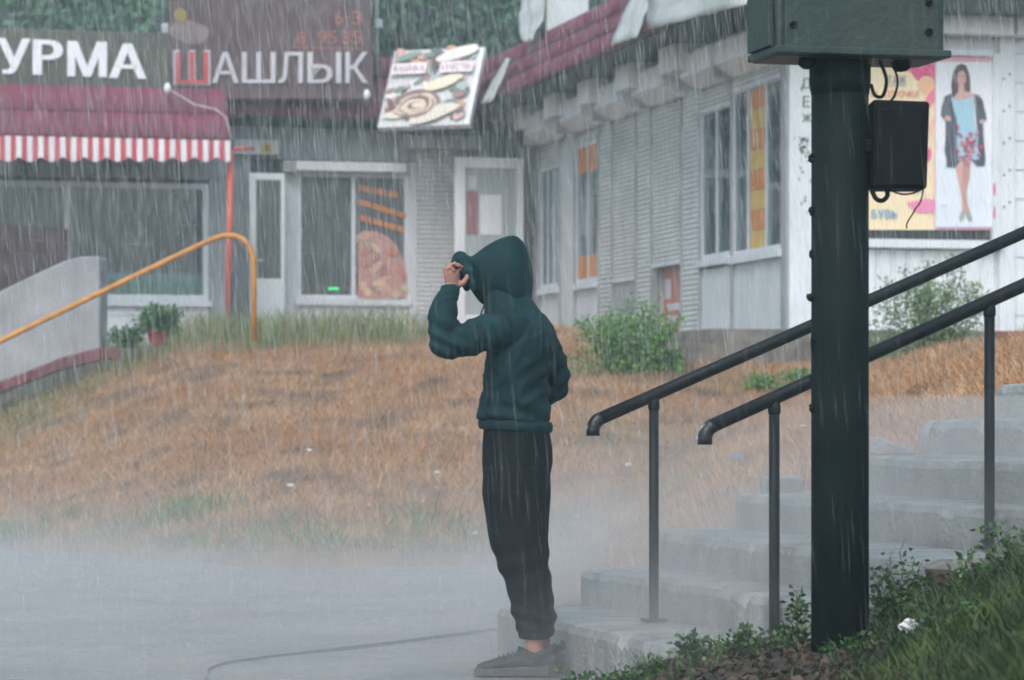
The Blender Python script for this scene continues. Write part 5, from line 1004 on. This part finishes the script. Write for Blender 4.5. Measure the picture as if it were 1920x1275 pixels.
# hood: a shell open towards the face, brim pulled forward by the hand
rows = []; NH = 32
prof = [(0.022, 1.500, 0.004, 0.004), (0.018, 1.510, 0.050, 0.065), (0.008, 1.528, 0.088, 0.118), (-0.014, 1.545, 0.108, 0.145), (-0.042, 1.556, 0.116, 0.149), (-0.08, 1.560, 0.117, 0.139), (-0.125, 1.553, 0.112, 0.132), (-0.160, 1.545, 0.104, 0.122), (-0.178, 1.540, 0.099, 0.115)]
c_, s_ = math.cos(-yaw), math.sin(-yaw)
def hoodpt(x, y, z):
    x0 = x + 0.06; return L(-0.062 + x0 * c_ - y * s_, 0.01 + x0 * s_ + y * c_, z)
for i, (cx, cz, ry, rz) in enumerate(prof + [(-0.205, 1.545, 0.090, 0.104)]):
    row = []
    for k in range(NH):
        t = 2 * math.pi * k / NH; y = ry * math.cos(t); z = rz * math.sin(t); u = max(0, math.sin(t)); f = i / len(prof)
        pull = 0.030 * u ** 1.5 * max(0, f - 0.45) / 0.55
        back = 0.055 * max(0, -math.sin(t)) * max(0, f - 0.4) / 0.6                 # the throat edge sits further back
        zz = cz + z - 0.036 * u ** 2 * max(0, f - 0.5) / 0.5
        w_ = 0.004 * noise.noise(Vector((cx * 14, t * 2, z * 16))) + 0.0035 * math.sin(cx * 90 + 4 * t) * (0.3 + 0.7 * f)
        row.append(hoodpt(cx - pull + back, y * (1 + w_ * 8), zz + w_))
    rows.append(row)
vs = [p for r in rows for p in r]; fs = [(i * NH + k, i * NH + (k + 1) % NH, (i + 1) * NH + (k + 1) % NH, (i + 1) * NH + k) for i in range(len(rows) - 1) for k in range(NH)]; fs.append(tuple(range(NH - 1, -1, -1)))
hood = MB().add(vs, fs).build('hood', M['hoodie'], hoodie, smooth=True); so = hood.modifiers.new('cloth', 'SOLIDIFY'); so.thickness = 0.012; so.offset = -1; ss = hood.modifiers.new('soft', 'SUBSURF'); ss.levels = 1; ss.render_levels = 2
br = [(-0.192, -0.098, 1.478, 0.010), (-0.200, -0.100, 1.515, 0.016), (-0.214, -0.096, 1.552, 0.025), (-0.238, -0.07, 1.590, 0.033), (-0.250, -0.02, 1.602, 0.036), (-0.256, 0.03, 1.602, 0.035), (-0.252, 0.08, 1.580, 0.028), (-0.24, 0.115, 1.54, 0.018), (-0.225, 0.12, 1.49, 0.01)]
fuse(MB().tube([L(*q[:3]) for q in br], [q[3] for q in br], 14), 'hood_brim', M['hoodie'], hoodie, 0.006, 3, lambda p: 0.006 * noise.noise(p * 14) + 0.0025 * math.sin(p.z * 120 + p.y * 30))
# rolled seam round the opening
MB().tube(rows[-1] + [rows[-1][0]], 0.013, 8, False).build('hood_seam', M['hoodie'], hoodie, smooth=True)
mb = MB()                                      # hood cloth falling to the shoulders
mb.loft([[hoodpt((xl + xr) / 2 + (xr - xl) / 2 * math.cos(t), ay * math.sin(t), z + 0.02 * math.cos(t) * up) for t in [2 * math.pi * k / 28 for k in range(28)]] for z, xl, xr, ay, up in ((1.37, -0.15, 0.088, 0.135, 0.3), (1.40, -0.155, 0.058, 0.122, 0.6), (1.435, -0.158, 0.030, 0.110, 0.8), (1.475, -0.160, 0.010, 0.102, 0.5), (1.52, -0.155, 0.0, 0.095, 0))], cap=False)
o = mb.build('hood_collar', M['hoodie'], hoodie, smooth=True); so = o.modifiers.new('cloth', 'SOLIDIFY'); so.thickness = 0.01; ss = o.modifiers.new('soft', 'SUBSURF'); ss.levels = 1
for s in (-1, 1):                              # drawcords
    a = hoodpt(-0.150, 0.03 * s, 1.44); MB().tube([a, a + fwd * 0.02 - UP * 0.05, a + fwd * 0.025 - UP * 0.14], 0.003, 6).build('drawcord', M['hoodie'], hoodie, smooth=True)
# joggers
def tfolds(p):
    v = 0.006 * noise.noise(Vector((p.x * 9, p.y * 9, p.z * 5))) + 0.0035 * math.sin(34 * p.x + 9 * p.z + 4 * noise.noise(p * 3)) * (0.4 + noise.noise(p * 3 + Vector((5, 5, 5))))
    v += 0.006 * math.exp(-((p.z - 0.21) / 0.07) ** 2) * math.sin(85 * p.z + 14 * p.x) + 0.005 * math.exp(-((p.z - 0.42) / 0.08) ** 2) * math.sin(60 * p.z - 20 * p.x); return v
tb = MB()
tb.loft([ring(cx, 0, z, a, b, 28, tw * 0.4, 0, 2.3) for z, cx, a, b in ((0.70, -0.034, 0.110, 0.14), (0.76, -0.033, 0.130, 0.165), (0.82, -0.030, 0.138, 0.175), (0.88, -0.033, 0.136, 0.172), (0.94, -0.037, 0.128, 0.162), (0.985, -0.037, 0.122, 0.15))])
for y, dx, g_ in ((-0.080, -0.008, 1.0), (0.080, 0.010, 0.97)):
    tb.loft([ring(cx + dx, y * ym, z, a * g_, b, 24, 0, 0, 2.2) for z, cx, a, b, ym in ((0.80, -0.032, 0.125, 0.095, 1.0), (0.70, -0.036, 0.126, 0.098, 1.0), (0.62, -0.032, 0.118, 0.094, 1.0), (0.54, -0.026, 0.110, 0.090, 1.02), (0.46, -0.012, 0.098, 0.084, 1.04), (0.40, 0.000, 0.088, 0.078, 1.05), (0.34, 0.014, 0.081, 0.074, 1.03), (0.28, 0.026, 0.078, 0.070, 1.0), (0.22, 0.036, 0.077, 0.068, 0.98), (0.185, 0.042, 0.072, 0.064, 0.95), (0.165, 0.042, 0.060, 0.055, 0.93))])
trou = fuse(tb, 'joggers', M['trouser'], person, 0.009, 4, tfolds)
for y, dx in ((-0.075, -0.008), (0.075, 0.010)):
    mb = MB(); mb.loft([ring(0.042 + dx, y, z, a, b, 24) for z, a, b in ((0.142, 0.050, 0.046), (0.148, 0.060, 0.055), (0.172, 0.064, 0.058), (0.186, 0.058, 0.052))]); mb.build('ankle_cuff', M['trouser'], trou, smooth=True)
# shoes
for y, dx in ((-0.076, -0.014), (0.076, 0.018)):
    sh = MB(); secs = [(0.138, 0.018, 0.066), (0.126, 0.030, 0.084), (0.09, 0.036, 0.086), (0.04, 0.039, 0.086), (0.0, 0.042, 0.090), (-0.05, 0.046, 0.082), (-0.10, 0.047, 0.068), (-0.145, 0.041, 0.056), (-0.174, 0.022, 0.042)]
    sh.loft([[L(x + dx, y + yw * math.copysign(abs(math.cos(t)) ** 0.8, math.cos(t)), 0.016 + (zt - 0.016) * (0.5 + 0.5 * math.copysign(abs(math.sin(t)) ** 0.8, math.sin(t)))) for t in [2 * math.pi * k / 20 for k in range(20)]] for x, yw, zt in secs])
    sh.loft([[L(0.052 + dx + ax * math.cos(t), y + ay * math.sin(t), z + lift * math.cos(t) ** 2) for t in [2 * math.pi * k / 20 for k in range(20)]] for z, ax, ay, lift in ((0.03, 0.062, 0.036, 0), (0.07, 0.068, 0.043, 0.0), (0.086, 0.070, 0.044, 0.022), (0.092, 0.064, 0.040, 0.026))])
    so_ = fuse(sh, 'shoe', M['shoe'], person, 0.006, 3)
    mb = MB(); out = [(0.132, 0.0), (0.128, 0.022), (0.10, 0.037), (0.03, 0.041), (-0.05, 0.047), (-0.11, 0.050), (-0.155, 0.044), (-0.180, 0.022), (-0.186, 0.0)]; loop = [(x, w) for x, w in out] + [(x, -w) for x, w in out[-2:0:-1]]
    mb.loft([[L(x + dx, y + w * 0.96, 0.002) for x, w in loop], [L(x + dx, y + w, 0.008) for x, w in loop], [L(x + dx + 0.004, y + w * 1.04, 0.032 + (0.012 if x > 0.08 else 0)) for x, w in loop]]); mb.build('sole', M['sole'], so_)
    mb = MB(); mb.tube([L(0.118 + dx, y, 0.09), L(0.128 + dx, y, 0.115), L(0.124 + dx, y, 0.128)], [0.014, 0.011, 0.006], 8); mb.build('heel_tab', M['shoe'], so_, smooth=True)
    for k in range(4):
        x = -0.035 - 0.018 * k; zt = 0.090 - 0.006 * k; MB().tube([L(x + dx, y - 0.03, zt - 0.012), L(x + dx, y, zt + 0.004), L(x + dx, y + 0.03, zt - 0.012)], 0.0035, 6).build('lace', M['sole'], so_, smooth=True)

# the figure is a little under 1.62 m and stands on the wet road in front of the lowest step
PS = 0.9435; eye_ = Vector((0, 0, HC)); person.location = eye_ + (person.location - eye_) * PS; person.scale = (PS, PS, PS)

# ---------------------------------------------------------------- rain, splash mist and haze
def streaks(n, ylo, yhi, lmin, lmax, wid, name, m, lab):
    u = RNG.random(n); Y = (ylo ** 3 + u * (yhi ** 3 - ylo ** 3)) ** (1 / 3); X = RNG.uniform(-0.19, 0.19, n) * Y; Z = HC + RNG.uniform(-0.09, 0.15, n) * Y
    ground_ = np.maximum(gz(X, Y), 0.0); kp = Z > ground_ + 0.05; X, Y, Z = X[kp], Y[kp], Z[kp]; n = len(X)
    L_ = RNG.uniform(lmin, lmax, n); W_ = RNG.uniform(0.6, 1.3, n) * wid; tl = RNG.normal(-0.085, 0.04, n)
    T = np.stack([X, Y, Z], 1); D = np.stack([tl, RNG.normal(0, 0.02, n), np.ones(n)], 1) * L_[:, None]
    a = np.stack([W_, 0 * W_, 0 * W_], 1); b = np.stack([-0.5 * W_, 0.87 * W_, 0 * W_], 1); c = np.stack([-0.5 * W_, -0.87 * W_, 0 * W_], 1); mid = T + D * 0.35
    V = np.stack([T, mid + a * 0.5, mid + b * 0.5, mid + c * 0.5, T + D], 1).reshape(-1, 3); i = np.arange(n) * 5
    Fa = np.concatenate([np.stack(q, 1) for q in ((i, i + 1, i + 2), (i, i + 2, i + 3), (i, i + 3, i + 1), (i + 4, i + 2, i + 1), (i + 4, i + 3, i + 2), (i + 4, i + 1, i + 3))])
    return bulk(name, V, Fa, None, m, kind='stuff', label=lab, cat='rain')
rm = bpy.data.materials.new('rain_water'); rm.use_nodes = True; n_ = rm.node_tree.nodes; l_ = rm.node_tree.links; n_.remove(n_['Principled BSDF'])
tr = n_.new('ShaderNodeBsdfTransparent'); df = n_.new('ShaderNodeBsdfTranslucent'); df.inputs[0].default_value = (0.9, 0.93, 0.95, 1); dd = n_.new('ShaderNodeBsdfDiffuse'); dd.inputs[0].default_value = (0.9, 0.93, 0.95, 1)
ad = n_.new('ShaderNodeMixShader'); ad.inputs[0].default_value = 0.5; l_.new(df.outputs[0], ad.inputs[1]); l_.new(dd.outputs[0], ad.inputs[2])
mx = n_.new('ShaderNodeMixShader'); mx.inputs[0].default_value = 0.22; l_.new(tr.outputs[0], mx.inputs[1]); l_.new(ad.outputs[0], mx.inputs[2]); l_.new(mx.outputs[0], n_['Material Output'].inputs[0])
streaks(130000, 13, 42, 0.08, 0.24, 0.0027, 'rain', rm, 'falling rain between the person and the shops')
rm2 = rm.copy(); rm2.name = 'near_rain_water'
for q in rm2.node_tree.nodes:
    if q.type == 'MIX_SHADER' and abs(q.inputs[0].default_value - 0.22) < 0.01: q.inputs[0].default_value = 0.065
n = 7000; Y = 10.0 + 11.5 * RNG.random(n) ** 0.8; X = RNG.uniform(-0.175, 0.02, n) * Y; inside = (X < -1.1 + np.maximum(0, Y - 12.2) * 0.53); Z = np.where(inside, 0.118, 0.05); kp = gz(X, Y) < 0.13; X, Y, Z = X[kp], Y[kp], Z[kp]; n = len(X)
sp_ = RNG.normal(0, 1, (n, 3)) * np.array([0.3, 0.3, 0.1]) + np.array([0, 0, 1.0]); h_ = RNG.uniform(0.006, 0.030, n); w_ = RNG.uniform(0.002, 0.006, n)
B = np.stack([X, Y, Z], 1); V = np.stack([B - np.stack([w_, 0 * w_, 0 * w_], 1), B + np.stack([w_, 0 * w_, 0 * w_], 1), B + sp_ * h_[:, None], B + np.stack([0 * w_, w_, 0 * w_], 1)], 1).reshape(-1, 3); i = np.arange(n) * 4
bulk('rain_splashes', V, np.concatenate([np.stack([i, i + 1, i + 2], 1), np.stack([i + 1, i + 3, i + 2], 1), np.stack([i + 3, i, i + 2], 1)]), None, rm2, kind='stuff', label='small splashes of rain hitting the wet pavement', cat='splashes')
streaks(2600, 6.5, 13, 0.08, 0.22, 0.0024, 'rain', rm2, 'falling rain in front of the person and the pole')

def vol_mat(name, color, density, aniso=0.0):
    m = bpy.data.materials.new(name); m.use_nodes = True; n, l = m.node_tree.nodes, m.node_tree.links; n.remove(n['Principled BSDF'])
    v = n.new('ShaderNodeVolumePrincipled'); v.inputs['Color'].default_value = (*color, 1); v.inputs['Density'].default_value = density; v.inputs['Anisotropy'].default_value = aniso; l.new(v.outputs[0], n['Material Output'].inputs['Volume']); return m, v
mm, mv = vol_mat('splash_mist', (0.97, 0.97, 0.97), 0.1)
n, l = mm.node_tree.nodes, mm.node_tree.links
tc = n.new('ShaderNodeTexCoord'); sx = n.new('ShaderNodeSeparateXYZ'); l.new(tc.outputs['Object'], sx.inputs[0])
nzt = n.new('ShaderNodeTexNoise'); nzt.inputs['Scale'].default_value = 0.9; nzt.inputs['Detail'].default_value = 3; l.new(tc.outputs['Object'], nzt.inputs['Vector'])
mr = n.new('ShaderNodeMapRange'); mr.inputs[1].default_value = 0.33; mr.inputs[2].default_value = 0.68; mr.inputs[3].default_value = 0.30; mr.inputs[4].default_value = 1.0; l.new(nzt.outputs[0], mr.inputs[0])
def mth(op, a, b=None):
    q = n.new('ShaderNodeMath'); q.operation = op
    for i, v in enumerate((a, b)):
        if v is None: continue
        if hasattr(v, 'is_linked') or hasattr(v, 'links'): l.new(v, q.inputs[i])
        else: q.inputs[i].default_value = v
    return q.outputs[0]
# thins out with height above the wet pavement and the stairs, which rise along x
hgt = mth('SUBTRACT', sx.outputs['Z'], mth('MULTIPLY', mth('MAXIMUM', mth('SUBTRACT', sx.outputs['X'], 0.2), 0.0), 0.40))
fall = mth('POWER', 2.718, mth('MULTIPLY', mth('MAXIMUM', hgt, 0.0), -5.0))
def ramp(src, a, b):
    r = n.new('ShaderNodeMapRange'); r.inputs[1].default_value = a; r.inputs[2].default_value = b; l.new(src, r.inputs[0]); return r.outputs[0]
# object frame: x is world x + 0.5, y is world y - 16.5; thin over the grass bank behind the stairs, thick over the stairs, open air in front of the figure
bankside = mth('MULTIPLY', ramp(sx.outputs['X'], 0.8, 1.3), ramp(sx.outputs['Y'], -3.2, -2.7))
stairs_ = mth('MULTIPLY', ramp(sx.outputs['X'], 0.75, 1.1), ramp(sx.outputs['Y'], -2.9, -3.4))
open_ = mth('MULTIPLY', ramp(sx.outputs['X'], 0.0, 0.4), ramp(sx.outputs['Y'], -5.1, -5.5))
k_ = mth('MULTIPLY', mth('SUBTRACT', 1.0, mth('MULTIPLY', bankside, 0.85)), mth('SUBTRACT', 1.0, mth('MULTIPLY', open_, 0.9)))
k_ = mth('MULTIPLY', k_, mth('ADD', 1.0, mth('MULTIPLY', stairs_, 1.7)))
l.new(mth('MULTIPLY', mth('MULTIPLY', mth('MULTIPLY', fall, mr.outputs[0]), k_), 0.70), mv.inputs['Density'])
mm.cycles.volume_step_rate = 1.0
mb = MB(); mb.box((-0.5, 16.5, 0.52), (5.3, 6.6, 0.56)); mo = mb.build('splash_mist', mm, None, kind='stuff', label='low white mist of rain splashing over the pavement and stairs', cat='mist')
hm, hv = vol_mat('rain_haze_air', (0.66, 0.86, 0.90), 0.0031)
MB().box((0, 52, 18.4), (75, 62, 19.5)).build('haze', hm, None, kind='stuff', label='grey rain haze filling the air over the whole place', cat='haze')
